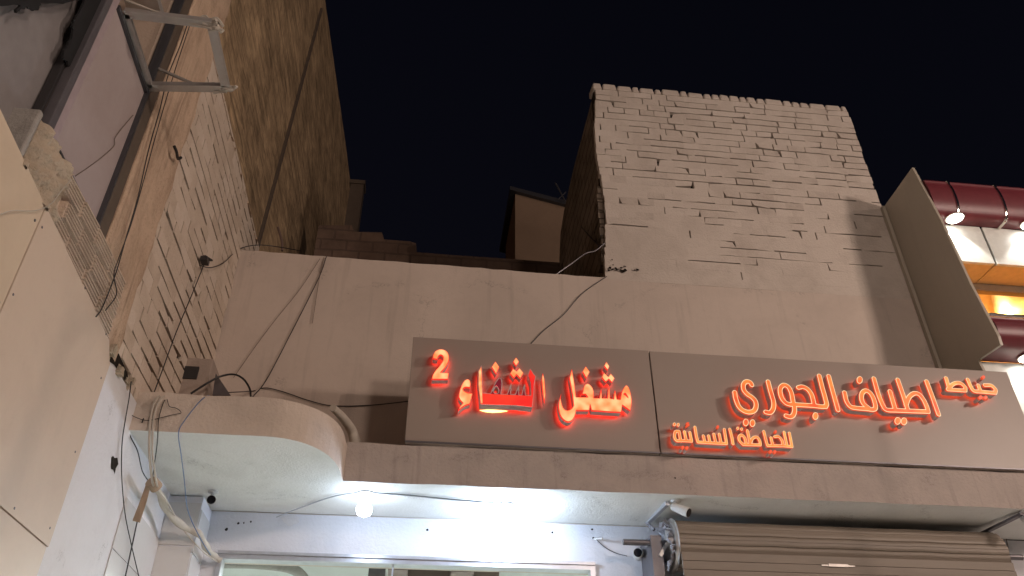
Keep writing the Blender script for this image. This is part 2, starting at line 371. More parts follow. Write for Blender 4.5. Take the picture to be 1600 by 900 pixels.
# shopfront wall under the canopy
mb = MB(); mb.box((XL-.06, YW-.012, 3.645), (1.57, YW+.17, 3.99)); mb.box((1.57, YW-.012, .14), (7.5, YW+.17, 3.99)); mb.box((XL-.06, YW-.01, .14), (-1.665, YW+.17, 3.645))
mb.build('shopfront_wall', M_['white'], shop)
# straight canopy
mb = MB()
n = 40; xs = np.linspace(-.622, 6.4, n)
for a, b in zip(xs, xs[1:]):
    ja, jb = (.006*math.sin(a*7.1)+.004*math.sin(a*23), .006*math.sin(b*7.1)+.004*math.sin(b*23))
    q = [(a,YF+ja*.3,4.0+ja*.5),(b,YF+jb*.3,4.0+jb*.5),(b,YF+jb*.4,4.335+jb),(a,YF+ja*.4,4.335+ja)]
    mb.face(q, 0)
    mb.face([(a,YF+ja*.3,4.0+ja*.5),(b,YF+jb*.3,4.0+jb*.5),(b,YF+.05,4.0),(a,YF+.05,4.0)], 1); mb.face([(a,YF+.05,4.0),(b,YF+.05,4.0),(b,YW-.008,4.0),(a,YW-.008,4.0)], 1)
    mb.face([(a,YF+ja*.4,4.335+ja),(b,YF+jb*.4,4.335+jb),(b,YW-.002,4.34),(a,YW-.002,4.34)], 0)
mb.build('canopy', [M_['fascia'], M_['soffit']], shop)
# curved canopy on the left
mb = MB()
out = [(-2.17, YC), (-1.9, YC), (-1.6, YC), (-1.3, YC)]
for k in range(15):
    a = math.pi/2*k/14
    out.append((-1.15 + .52*math.sin(a)**.9, 6.17 - .72*math.cos(a)**.85))
out.append((-.622, YF-.004)); 
inn = [(x, y) for x, y in out]
for (x0,y0),(x1,y1) in zip(out, out[1:]):
    t0 = .30+.006*math.sin(x0*9); t1 = .30+.006*math.sin(x1*9)
    mb.face([(x0,y0,4.0),(x1,y1,4.0),(x1,y1,4.0+t1),(x0,y0,4.0+t0)], 0)
    Y2 = lambda y: YW-.008
    mb.face([(x0,y0,4.0),(x1,y1,4.0),(x1,Y2(0),4.0),(x0,Y2(0),4.0)], 1)
    mb.face([(x0,y0,4.0+t0),(x1,y1,4.0+t1),(x1,Y2(0),4.3),(x0,Y2(0),4.3)], 0)
o = mb.build('curved_canopy', [M_['fascial'], M_['soffit']], shop, smooth=True)
# tiled pilaster and tiled strip of side wall
PX0, PX1, PY = -2.1, -1.785, 6.7
mb = MB(); mb.box((PX0, PY, .14), (PX1, YW-.014, 3.985), 1)
for k in range(10):
    z1 = 3.93-.36*k; z0 = z1-.347
    if z0 < 1.5: break
    mb.box((PX0+.05, PY-.008, z0), (PX1-.004, PY-.001, z1), 0)
    mb.box((PX1+.001, PY+.004, z0-.05), (PX1+.008, YW-.02, z1-.052), 2)
mb.build('pilaster', [M_['tile'], M_['white'], M_['tile']], shop)
# shop window
win = MB()
win.box((-1.66, YW-.03, 3.585), (1.57, YW+.09, 3.643)); win.box((-1.66, YW-.03, .3), (-1.615, YW+.09, 3.585)); win.box((1.525, YW-.03, .3), (1.57, YW+.09, 3.585))
wf = win.build('window_frame', M_['lintel'], shop)
mb = MB(); mb.box((-1.66, YW-.045, 3.625), (1.57, YW-.031, 3.65)); mb.box((-.2, YW+.005, .3),(-.188, YW+.035, 3.58)); mb.build('glazing_bar', M_['lintel'], shop)
mb = MB(); mb.face([(-1.615, YW+.02, .3), (1.525, YW+.02, .3), (1.525, YW+.02, 3.585), (-1.615, YW+.02, 3.585)]); mb.build('window_pane', M_['pane'], shop)
# interior seen through the top of the pane
mb = MB()
mb.face([(-1.9,YW+.18,3.72),(1.8,YW+.18,3.72),(1.8,11,3.72),(-1.9,11,3.72)])
mb.face([(-1.9,11,.1),(1.8,11,.1),(1.8,11,3.72),(-1.9,11,3.72)])
for x in (-1.9, 1.8): mb.face([(x,YW+.18,.1),(x,11,.1),(x,11,3.72),(x,YW+.18,3.72)])
mb.face([(-1.9,YW+.18,.12),(1.8,YW+.18,.12),(1.8,11,.12),(-1.9,11,.12)])
mb.build('interior_room', M_['inwall'], shop)
for x, wd in ((-.24,.17), (.32,.2)):
    mb = MB(); mb.box((x, YW+.2, 3.6), (x+wd, 10.9, 3.715)); mb.build('ceiling_beam', M_['timber'], shop)
for a, b in ((-.068,.318),(.522,.78)):
    mb = MB(); mb.box((a, 7.62, 3.62), (b, 7.72, 3.71)); mb.build('curtain_rail', M_['timber'], shop)
mb = MB(); mb.box((-.42, 7.50, 3.60), (-.27, 7.56, 3.70)); mb.build('wall_vent', M_['steel'], shop)
mb = MB(); mb.tube(spline([(-1.7,7.3,3.62),(-1.35,7.45,3.66),(-1.05,7.6,3.64),(-.9,7.9,3.45)]), .045, 10); mb.build('air_duct', M_['grayp'], shop, smooth=True)  # tube modelled in place of a fabric reflection in the pane
_il = emit('shop_panel_light', (.95,1,.98), 130)
for a in (-1.2, .8):
    mb = MB(); mb.box((a, 8.9, 3.70), (a+.6, 9.5, 3.715)); mb.build('interior_light', _il, shop)


# ------------------------------------------------------------------ white brick tower
tw = thing('brick_tower', 'white painted brick upper storey with open joints above the right of the low shop', 'building', (3.7, 7.07, 6.8))
mb = MB()
TX0, TX1, TZ = 1.93, 5.52, 10.02
mb.box((TX0+.03, YW+.05, 6.5), (TX1-.03, YW+.2, TZ-.12)); mb.build('brick_core', M_['mortar'], tw)
mb = MB(); rows = []; z = 6.77
while z < TZ-.16:
    h = rnd.uniform(.108, .116); rows.append((z, min(z+h, TZ-.12))); z += h
Pt = lambda u, v, d: (u, YW-d, v)
def tlim(v):
    t = (v-6.8)/3.2
    return (TX0-.03*math.sin(v*3)+.02*t, TX1)
brickwork(mb, Pt, rows, tlim, .215, lambda v: max(.05, min(.9, (v-6.95)*.4)), .08, .003, 3, vgap_p=lambda v: max(.05, min(.75, (v-7.1)*.3)), ends=.010, wide=1.25)
mb.build('brick_front', [M_['towerp'], M_['towerp2'], M_['towerp3']], tw)
mb = MB(); u = TX0; rg = random.Random(5)                                  # rounded cap bricks
while u < TX1-.05:
    wv = rg.uniform(.10, .15) if rg.random() < .75 else rg.uniform(.2, .26)
    e = min(u+wv, TX1); gp = rg.uniform(.002, .008); h = rg.uniform(.10, .118); zt = TZ-.115
    mb.hexa([(u+gp,YW-.012,zt),(e-gp*.3,YW-.012,zt),(e,YW+.2,zt),(u,YW+.2,zt),(u+gp+.012,YW-.004,zt+h),(e-gp-.012,YW-.004,zt+h*rg.uniform(.9,1.05)),(e,YW+.2,zt+h),(u,YW+.2,zt+h)])
    u = e
mb.build('cap_bricks', M_['towerp'], tw, bevel=.018)
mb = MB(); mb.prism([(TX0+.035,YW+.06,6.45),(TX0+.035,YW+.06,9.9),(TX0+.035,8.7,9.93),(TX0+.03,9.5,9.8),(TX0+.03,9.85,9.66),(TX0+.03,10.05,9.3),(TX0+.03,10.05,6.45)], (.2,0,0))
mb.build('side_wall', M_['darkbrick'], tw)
mb = MB()
for q in range(9):     # broken corner: tooth of dark blocks
    z0 = 7.05+.13*q; mb.box((TX0-.02-rg.uniform(0,.03), YW+.055, z0), (TX0+.06, YW+.055+rg.uniform(.08,.3), z0+.115))
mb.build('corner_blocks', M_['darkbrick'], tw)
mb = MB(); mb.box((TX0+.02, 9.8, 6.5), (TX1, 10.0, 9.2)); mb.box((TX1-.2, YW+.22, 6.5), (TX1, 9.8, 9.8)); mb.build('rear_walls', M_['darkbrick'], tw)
# broken bits of paint at the tower foot
mb = MB(); rg = random.Random(11)
for _ in range(15):
    x = 1.93+abs(rg.gauss(0,.12)); z = 6.86+abs(rg.gauss(0,.08)); s = rg.uniform(.008,.022)
    p = [(x+s*rg.uniform(.6,1.4)*math.cos(a), YW-.022, z+s*rg.uniform(.5,1.2)*math.sin(a)) for a in (0,1.2,2.3,3.4,4.6,5.5)]
    pp = MB(); pp.face(p); pp.build('broken_patch', M_['mortar'], tw)

# ------------------------------------------------------------------ left building (all in one side wall facing right)
lb = thing('side_building', 'left neighbour building with tan cladding, bare clay block band and cream painted brick side wall', 'building', (XL, 4.5, 0))
def L(x, y, d=0): p = at(x, y, X=XL+d); return p
# flaking white wall low down, tan cladding in front of it nearer the camera
mb = MB(); mb.box((XL-.25, 4.2, .14), (XL, 7.05, 4.21)); mb.build('white_wall', M_['whitew'], lb)
def panel(name, y0, y1, z0, z1, mat, d0=.0, d1=.035):
    mb = MB(); mb.box((XL+d0, y0, z0), (XL+d1, y1, z1)); return mb.build(name, mat, lb, bevel=.004)
# cladding with its sloping top edge
_c0, _c1 = at(45,265,X=XL+.036), at(165,520,X=XL+.036)
def ctop(y): return _c0.z + (y-_c0.y)*(_c1.z-_c0.z)/(_c1.y-_c0.y)
mb = MB(); mb.prism([(XL+.002,3.425,2.965),(XL+.002,4.72,2.965),(XL+.002,4.74,ctop(4.74)-.1),(XL+.002,4.62,ctop(4.62)),(XL+.002,3.425,ctop(3.425))], (.034,0,0)); mb.build('cladding_panel', M_['clad'], lb)
mb = MB(); mb.prism([(XL+.002,1.2,2.965),(XL+.002,3.415,2.965),(XL+.002,3.415,ctop(3.415)),(XL+.002,1.2,4.5)], (.032,0,0)); mb.build('cladding_panel', M_['clad2'], lb)
mb = MB(); mb.box((XL+.002,1.2,.14),(XL+.033,4.70,2.957)); mb.build('cladding_panel', M_['clad'], lb)
mb = MB(); mb.box((XL-.2,1.2,.14),(XL-.002,4.19,4.25)); mb.build('backing_wall', M_['mortar'], lb)
for y_, z_ in ((3.46,4.22),(3.46,3.8),(3.46,3.3),(3.38,4.2),(3.38,3.7),(4.1,4.28),(4.55,4.24),(4.68,4.0),(4.66,3.5),(4.66,3.05),(4.2,3.0),(3.7,3.0)):
    mb = MB(); mb.lathe((XL+.034,y_,z_),(1,0,0),[(0,.008),(.004,.007),(.005,.003)],8); mb.build('screw', M_['steel'], lb)
# bare clay block band
mb = MB(); rg = random.Random(3)
def bl(y): return 4.36-(y-3.1)*.055
def bt(y): return 4.655+(y-3.1)*.055
mb.prism([(XL-.25,3.1,4.26),(XL-.03,3.1,4.26),(XL-.03,3.1,4.655),(XL-.25,3.1,4.655)], (0,1.55,.0))
for r_ in range(3):
    y = 3.52 + (r_%2)*.11
    while y < 4.62:
        ye = min(y+rg.uniform(.24,.30), 4.64); f0, f1 = r_/3, (r_+1)/3
        zz = lambda yy, f: bl(yy)-.04 + (min(bt(yy),4.71)-bl(yy)+.04)*f
        nfl = 5; skew = rg.uniform(-.004,.01)
        if ye-y > .06:
            for k in range(nfl):     # flutes of the clay block, running along it
                a0 = f0+.03+(f1-f0-.05)*k/nfl; a1 = f0+.03+(f1-f0-.05)*(k+.6)/nfl
                d = XL+.022+skew+rg.uniform(-.002,.002); ya, yb = y+.008+rg.uniform(0,.006), ye-.008-rg.uniform(0,.012)
                mb.hexa([(d-.05,ya,zz(ya,a0)),(d,ya,zz(ya,a0)),(d,yb,zz(yb,a0)),(d-.05,yb,zz(yb,a0)),(d-.05,ya,zz(ya,a1)),(d-.004,ya,zz(ya,a1)),(d-.004,yb,zz(yb,a1)),(d-.05,yb,zz(yb,a1))])
            mb.hexa([(XL-.05,y+.004,zz(y,f0+.02)),(XL+.012,y+.004,zz(y,f0+.02)),(XL+.012,ye-.004,zz(ye,f0+.02)),(XL-.05,ye-.004,zz(ye,f0+.02)),(XL-.05,y+.004,zz(y,f1-.02)),(XL+.012,y+.004,zz(y,f1-.02)),(XL+.012,ye-.004,zz(ye,f1-.02)),(XL-.05,ye-.004,zz(ye,f1-.02))])
        y = ye
mb.build('block_band', M_['block'], lb)
mb = MB()                # lumpy mortar at the near end of the band
ny, nz = 30, 20
gv = [[None]*(nz+1) for _ in range(ny+1)]
for i in range(ny+1):
    for j in range(nz+1):
        y = 3.10+.46*i/ny + (rg.uniform(-.004,.004) if 0<i<ny else 0) + (.03*math.sin(j*.9)+.03*math.sin(j*.37+1))*(i/ny)**2; z = bl(y)-.03+(bt(y)-bl(y)+.03)*j/nz
        gv[i][j] = (XL+.026+(.014*math.sin(i*.7+j*.5)+.012*math.sin(i*.33-j*.8+2)+.008*math.sin(i*1.7)*math.sin(j*1.3)+rg.uniform(-.004,.004))*(0 if i==0 else 1)-.02*max(0,i/ny-.8)*5*.4, y, z)
for i in range(ny):
    for j in range(nz): mb.face([gv[i][j], gv[i+1][j], gv[i+1][j+1], gv[i][j+1]])
for j in range(nz): mb.face([gv[ny][j], gv[ny][j+1], (XL-.03,gv[ny][j+1][1],gv[ny][j+1][2]), (XL-.03,gv[ny][j][1],gv[ny][j][2])])
o = mb.build('mortar_lump', M_['mort2'], lb, smooth=True)
bpy.context.view_layer.update()
mb = MB(); mb.box((XL-1.4,3.06,4.36),(XL+.03,3.099,4.665)); mb.build('beam_end', M_['grayp'], lb, bevel=.01)
mb = MB(); mb.box((XL-1.4,3.099,4.35),(XL-.26,3.35,4.655)); mb.build('beam', M_['grayp'], lb)
# grey film glass at the top left, frame, infill board, dark jamb
mb = MB(); mb.face([(XL-.10,1.0,4.4),(XL-.10,3.2,4.4),(XL-.10,3.2,7.6),(XL-.10,1.0,7.6)]); mb.build('film_pane', M_['grayg'], lb)
mb = MB(); mb.box((XL-.09,3.17,4.66),(XL-.045,3.197,7.6)); mb.build('window_frame', M_['dpanel'], lb, bevel=.004)
mb = MB(); mb.box((XL-.05,3.20,4.66),(XL+.006,3.262,7.6)); mb.build('window_frame', plain('greyish_frame', (.15,.14,.15), .45, .4), lb, bevel=.004)
mb = MB(); mb.box((XL-.05,3.265,4.66),(XL+.0,3.335,7.6)); mb.build('frame_strip', plain('lilac_strip', (.37,.30,.31), .5), lb, bevel=.004)
mb = MB(); mb.box((XL-.05,3.34,4.69),(XL-.015,4.03,5.875)); mb.build('infill_board', M_['board'], lb)
mb = MB(); mb.box((XL-.02,3.34,4.685),(XL+.004,4.03,4.70)); mb.box((XL-.05,4.03,4.69),(XL+.012,4.052,7.6)); mb.box((XL-.02,3.34,5.875),(XL+.008,4.03,5.90)); mb.build('board_trim', M_['frame'], lb)
mb = MB(); mb.box((XL-.3,4.054,4.60),(XL-.012,4.222,8.6)); mb.build('dark_jamb', M_['darkjamb'], lb)
mb = MB(); mb.box((XL-.03,4.053,4.70),(XL-.004,4.072,8.6)); mb.build('jamb_strip', M_['alu'], lb)
# opening above the board: a deep reveal with a slab, a lit brick patch and a mullion
mb = MB()
mb.box((XL-1.0,3.34,5.86),(XL-.052,4.05,5.90)); mb.box((XL-.75,3.36,5.905),(XL-.70,4.05,8.0)); mb.box((XL-.75,4.0,5.905),(XL-.06,4.05,8.0))
mb.build('reveal', plaster('reveal_render', (.42,.33,.26), (.26,.2,.15), .5, 1.5, .3), lb)
mb = MB(); mb.box((XL-.69,3.52,5.91),(XL-.66,3.95,6.6)); mb.build('brick_patch', M_['cream'], lb)
mb = MB(); mb.box((XL-.3,3.62,5.91),(XL-.25,3.66,8.0)); mb.box((XL-.3,3.36,6.62),(XL-.06,4.0,6.68)); mb.build('mullion', M_['alu'], lb)
# tan column
mb = MB(); rg = random.Random(8)
zs = np.linspace(4.22, 9.0, 50); prev = None
for z in zs:
    w0, w1 = 4.225+rg.uniform(-.006,.006), 4.885+.016*math.sin(z*9)+.012*math.sin(z*23+1)+rg.uniform(-.006,.006)
    if z < 4.7: w0 = 4.225 + (4.7-z)*.08
    ring = [(XL-.3,w0,z),(XL-.004+rg.uniform(-.002,.002),w0,z),(XL+.006,w0+.02,z),(XL+.008+rg.uniform(-.003,.003),(w0+w1)/2,z),(XL+.008,w1-.02,z),(XL+.0,w1,z),(XL-.3,w1,z)]
    if prev:
        for k in range(6): mb.face([prev[k],prev[k+1],ring[k+1],ring[k]])
    prev = ring
mb.face(prev); mb.build('column', M_['column'], lb)
# cream painted brick wall with open joints
mb = MB(); rows = []; z = 4.17
while z < 7.36:
    h = rnd.uniform(.122,.130); rows.append((z, min(z+h, 7.38))); z += h
Pl = lambda u, v, d: (XL+d-.012, u, v)
lim = lambda v: (4.885, 7.069 if v < 6.9 else 7.75)
brickwork(mb, Pl, rows, lim, .25, lambda v: .8, .10, .003, 21, vgap_p=lambda v: .6, ends=.0, wide=1.75)
mb.build('painted_brick_wall', [M_['cream'], M_['cream2'], M_['cream3']], lb)
mb = MB(); mb.box((XL-.2,4.89,4.2),(XL-.05,7.8,7.34)); mb.build('brick_core', M_['mortar'], lb)
mb = MB(); y = 4.9; rg = random.Random(14)            # rough coping along its top
while y < 7.85:
    e = y+rg.uniform(.06,.2); mb.hexa([(XL-.26,y,7.33),(XL-.01+rg.uniform(-.03,.02),y,7.33),(XL-.01+rg.uniform(-.03,.02),e,7.33),(XL-.26,e,7.33),(XL-.26,y,7.42+rg.uniform(0,.07)),(XL-.05+rg.uniform(-.03,.02),y,7.40+rg.uniform(0,.05)),(XL-.05+rg.uniform(-.03,.02),e,7.40+rg.uniform(0,.05)),(XL-.26,e,7.42+rg.uniform(0,.07))]); y = e
mb.build('wall_coping', M_['column'], lb)
# rubble at the foot of the column
mb = MB()
for _ in range(26):
    p = Vector((XL+rg.uniform(-.06,.02), rg.uniform(4.66,5.22), 4.2+rg.uniform(0,.05))); s = rg.uniform(.01,.035)
    mb.hexa([p+Vector((a*s*rg.uniform(.6,1.3),b*s*rg.uniform(.6,1.3),c*s*rg.uniform(.6,1.2))) for c in (-1,1) for a,b in ((-1,-1),(1,-1),(1,1),(-1,1))])
mb.build('rubble', M_['mort2'], lb)
# dark holes in the white wall
for cx, cy, s_ in ((178,725,13),(122,692,11),(130,668,5),(108,748,3),(62,839,3),(200,830,3)):
    mb = MB(); mb.face([L(cx+s_*.45*math.cos(a)*rg.uniform(.6,1.2), cy+s_*1.15*math.sin(a)*rg.uniform(.6,1.2), .003) for a in np.linspace(0,6.28,11)[:-1]])
    mb.build('wall_hole', M_['mortar'], lb)
mb = MB(); mb.face([L(x,y,.004) for x,y in ((162,543),(170,538),(186,553),(199,582),(203,604),(194,592),(178,570),(164,560))]); mb.build('wall_hole', M_['mortar'], lb)
mb = MB()
for k in range(3): mb.box((XL+.002, 5.74, 3.62-.36*k-.352), (XL+.010, 6.69, 3.62-.36*k))
mb.build('wall_tile', M_['tile'], lb)

# ------------------------------------------------------------------ tall brown building behind, on the left
tb = thing('brown_building', 'tall dark brown bare brick side wall rising behind the cream brick wall on the left', 'building', (-2.4, 10, 0))
mb = MB(); mb.prism([(-2.36,4.92,4.2),(-2.36,19,4.2),(-2.36,18.7,16.4),(-2.36,14.3,15.63),(-2.36,9.49,14.54),(-2.36,4.92,13.5)], (-2,0,0)); mb.build('brick_wall', M_['brown'], tb)
mb = MB(); mb.bar((-2.34,8.6,7.5),(-2.34,9.3,14.0),.04,.05); mb.build('down_pipe', M_['darkjamb'], tb)
tagm = lambda name, mb, mat, label, cat, group=None, **k: tag(mb.build(name, mat, None, **k), label, cat, group)

# roof-top things
YS = 10.1
S = lambda x, y, Y=YS: at(x, y, Y=Y)
prof = [(498,352),(550,352),(553,362),(597,363),(600,374),(640,377),(650,380),(651,394),(700,398),(760,402),(900,412)]
mb = MB(); tp = [S(*p) for p in prof]
mb.prism([Vector((tp[0].x,YS,6.5))]+tp+[Vector((tp[-1].x,YS,6.5))], (0,.2,0))
tagm('roof_wall', mb, M_['roofbrick'], 'low dark brick roof wall with a stepped broken top behind the parapet', 'wall')
mb = MB(); a, b = S(547,365,YS+.25), S(537,285,YS+.25); mb.bar((a.x,YS+.35,a.z-2),(a.x,YS+.35,b.z),.22,.22); mb.box((a.x-.13,YS+.22,b.z-.02),(a.x+.13,YS+.48,b.z+.06))
tagm('chimney', mb, M_['darkjamb'], 'dark square chimney post standing behind the stepped roof wall', 'chimney')
sh = thing('roof_shack', 'small brown roof shack with a sloping dark sheet roof beside the white brick tower', 'shack', (2.3,14,11))
mb = MB(); q = [at(805,303,Y=14), at(884,323,Y=14), at(884,425,Y=14), at(805,425,Y=14)]; mb.prism(q, (0,2,0)); mb.build('wall', M_['shack'], sh)
mb = MB(); a, b = at(797,296,Y=13.9), at(890,321,Y=13.9)
mb.prism([a, b, b+Vector((0,0,.13)), a+Vector((0,0,.11))], (0,2.4,0)); mb.build('roof', M_['frame'], sh)
mb = MB(); mb.tube([at(884,316,Y=13.8), at(868,286,Y=13.8)], .018, 6); mb.tube([at(884,300,Y=13.8), at(872,312,Y=13.8)], .01, 6)
tagm('roof_aerial', mb, M_['steel'], 'thin rod aerial leaning over the roof shack', 'aerial')

# ------------------------------------------------------------------ maroon shop on the right
XR = 5.54
mr = thing('maroon_building', 'maroon and white shop front with rounded cornices, downlights and a warm lit window, right edge', 'building', (7.5, 6.2, 0))
mb = MB(); mb.prism([(XR,YW+.03,8.16),(XR,6.36,8.19),(XR,6.25,7.28),(XR,6.2,6.4),(XR,6.12,5.70),(XR,6.13,5.61),(XR,6.49,5.64),(XR,6.46,5.4),(XR,6.46,4.36),(XR,YW+.03,4.5)], (.03,0,0)); mb.build('side_fin', M_['fin'], mr)
mb = MB(); mb.bar((XR-.025,YW-.03,4.4),(XR-.025,YW-.03,8.15),.04,.05); mb.build('edge_trim', M_['fin'], mr)
YP = 6.5                                    # plane of the white panels
def cornice(z0, dep, hgt):
    prof = [(YP,z0),(YP-dep*.5,z0+.002),(YP-dep*.75,z0+.06*hgt),(YP-dep*.93,z0+.22*hgt),(YP-dep,z0+.42*hgt),(YP-dep,z0+.66*hgt),(YP-dep*.92,z0+.85*hgt),(YP-dep*.8,z0+.98*hgt),(YP+.1,z0+hgt)]
    prof = [(q.x, q.y) for q in spline([Vector((a_,b_,0)) for a_,b_ in prof], 4)]
    xs_ = [XR+.032, at(1487,300,Y=6.3).x, at(1558,300,Y=6.3).x, 7.3, 8.1, 8.9, 9.7] if dep < .3 else [XR+.032, 6.5, 7.3, 8.1, 8.9, 9.7]
    for a, b in zip(xs_, xs_[1:]):
        mb = MB()
        for (y0,q0),(y1,q1) in zip(prof, prof[1:]): mb.face([(a+.006,y0,q0),(b-.006,y0,q0),(b-.006,y1,q1),(a+.006,y1,q1)])
        if a == xs_[0]: mb.face([(a+.006,y,q) for y,q in prof])
        mb.build('cornice_panel', M_['maroon'], mr, smooth=True)
    for x in xs_[1:-1]:
        mb = MB(); mb.tube([(x,y,q+(-.006 if i<9 else 0)) for i,(y,q) in enumerate(prof[:-4])], .017, 8); mb.build('cornice_trim', M_['chrome'], mr, smooth=True)
cornice(7.46, .22, .50); cornice(5.64, .37, .34)
mb = MB(); mb.tube([(XR+.04,YP-.33,5.99),(9.6,YP-.33,5.99)], .02, 8); mb.build('cornice_lip', M_['chrome'], mr)
_sm = at(1533,356,Y=YP).x
for a, b in ((XR+.032,_sm),(_sm+.005,7.0),(7.005,7.8),(7.805,8.7),(8.705,9.6)):
    mb = MB(); mb.box((a+.008,YP,6.93),(b-.018,YP+.04,7.455)); mb.build('facade_panel', M_['wpanel'], mr)
    mb = MB(); mb.box((a,YP,4.36),(b-.006,YP+.04,5.635)); mb.build('facade_panel', M_['wpanel'], mr)
    mb = MB(); mb.box((a,YP+.045,6.934),(b-.012,6.885,6.95)); mb.build('soffit_panel', M_['ybrown'], mr)
mb = MB(); mb.box((XR+.032,YP+.02,6.96),(9.6,YP+.03,7.45)); mb.box((XR+.032,YP+.045,6.952),(9.6,6.88,6.957)); mb.build('joint_backing', M_['steel'], mr)
mb = MB(); mb.box((XR+.032,6.89,6.84),(9.6,6.97,6.97)); mb.build('window_head', plain('bronze_frame', (.22,.16,.10), .4, .4), mr)
mb = MB(); mb.face([(XR+.03,6.93,5.7),(9.6,6.93,5.7),(9.6,6.93,6.84),(XR+.03,6.93,6.84)]); mb.build('window_pane', M_['yglass'], mr)
mb = MB()
mb.face([(XR+.03,6.98,6.97),(9.6,6.98,6.97),(9.6,9.8,6.97),(XR+.03,9.8,6.97)]); mb.face([(XR+.03,9.8,5.65),(9.6,9.8,5.65),(9.6,9.8,6.97),(XR+.03,9.8,6.97)]); mb.face([(XR+.035,6.98,5.65),(XR+.035,9.8,5.65),(XR+.035,9.8,6.97),(XR+.035,6.98,6.97)])
mb.face([(XR+.03,YP+.1,5.66),(9.6,YP+.1,5.66),(9.6,9.8,5.66),(XR+.03,9.8,5.66)])
mb.build('upper_room', M_['ybrown'], mr)
for a, b in (((5.9,7.0,6.95),(6.9,9.2,6.95)),((6.0,8.9,6.95),(7.6,7.2,6.95)),((6.5,7.0,6.95),(8.0,8.9,6.95))):
    mb = MB(); mb.bar(a,b,.03,.02); mb.build('ceiling_batten', M_['ybrown'], mr)
def downlight(x, y, z, e=26, warm=(1,.95,.86)):
    mb = MB(); mb.lathe((x,y,z-.008),(0,0,-1),[(0,.098),(.006,.104),(.012,.096)],20); ring = mb.build('downlight', M_['chrome'], mr)
    mb = MB(); mb.lathe((x,y,z-.022),(0,0,-1),[(0,.09),(.004,.085)],20); mb.build('lamp_disc', M_['down'], ring)
    ld = bpy.data.lights.new('downlight_beam','SPOT'); ld.energy = e; ld.spot_size = R(95); ld.spot_blend = .35; ld.color = warm; ld.shadow_soft_size = .03
    lo = bpy.data.objects.new('downlight_beam', ld); col.objects.link(lo); lo.location = (x,y,z-.05); lo.rotation_euler = (R(14),0,0)
    lo.parent = ring; lo.matrix_parent_inverse = Matrix.Identity(4)
for x in (at(1490,333,Z=7.44).x+.07, 6.75, 7.6, 8.45, 9.3): downlight(x, YP-.13, 7.46, 34)
for x in (6.0, 6.75, 7.55, 8.4): downlight(x, YP-.14, 5.64)
mb = MB(); mb.lathe((7.05,7.5,6.96),(0,0,-1),[(0,.02),(.02,.05),(.07,.06),(.11,.03)],14); mb.build('ceiling_bulb', M_['warmbulb'], mr)
for q_ in ((6.2,8.6),(7.2,8.9),(8.0,8.2),(6.3,9.4)):  # unseen bulbs added further back to brighten the room
    mb = MB(); mb.lathe((q_[0],q_[1],6.93),(0,0,-1),[(0,.02),(.02,.05),(.07,.06),(.11,.03)],14); mb.build('ceiling_bulb', M_['warmbulb'], mr)
mb = MB(); mb.lathe((8.5,7.9,6.96),(0,0,-1),[(0,.02),(.02,.05),(.07,.06),(.11,.03)],14); mb.build('ceiling_bulb', M_['warmbulb'], mr)

# ------------------------------------------------------------------ signs with built-up letters
YB, YL = 6.215, 6.10            # board face and letter face
def sign(label, x0, x1, z0, z1, cx):
    t = thing('shop_sign', label, 'sign', ((x0+x1)/2, 6.25, z0), 'shop signs over the canopy')
    mb = MB(); mb.box((x0, YB, z0), (x1, 6.32, z1)); mb.build('board', M_['sign'], t, bevel=.003)
    mb = MB(); mb.bar((x0,YB-.004,z0+.006),(x1,YB-.004,z0+.006),.016,.012); mb.build('bottom_trim', M_['steel'], t)
    return t
s1 = sign('plain beige sign board with glowing red calligraphic letters and a number 2', -.155, 2.010, 4.342, 5.36, 0)
s2 = sign('wide beige sign board with rounded orange outlined letters in two lines', 2.022, 5.565, 4.342, 5.355, 0)

def seg_sdf(X, Z, P, r):
    d = np.full(X.shape, 1e9)
    if len(P) == 1: return np.hypot(X-P[0][0], Z-P[0][1]) - r
    for (ax,az),(bx,bz) in zip(P, P[1:]):
        dx, dz = bx-ax, bz-az; l2 = dx*dx+dz*dz+1e-12
        t = np.clip(((X-ax)*dx+(Z-az)*dz)/l2, 0, 1); d = np.minimum(d, np.hypot(X-ax-t*dx, Z-az-t*dz))
    return d - r
def poly_sdf(X, Z, P):
    d = np.full(X.shape, 1e9); ins = np.zeros(X.shape, bool)
    for (ax,az),(bx,bz) in zip(P, P[1:]+P[:1]):
        dx, dz = bx-ax, bz-az; l2 = dx*dx+dz*dz+1e-12
        t = np.clip(((X-ax)*dx+(Z-az)*dz)/l2, 0, 1); d = np.minimum(d, np.hypot(X-ax-t*dx, Z-az-t*dz))
        c = ((az > Z) != (bz > Z)) & (X < (bx-ax)*(Z-az)/((bz-az) if abs(bz-az) > 1e-12 else 1e-12)+ax); ins ^= c
    return np.where(ins, -d, d)
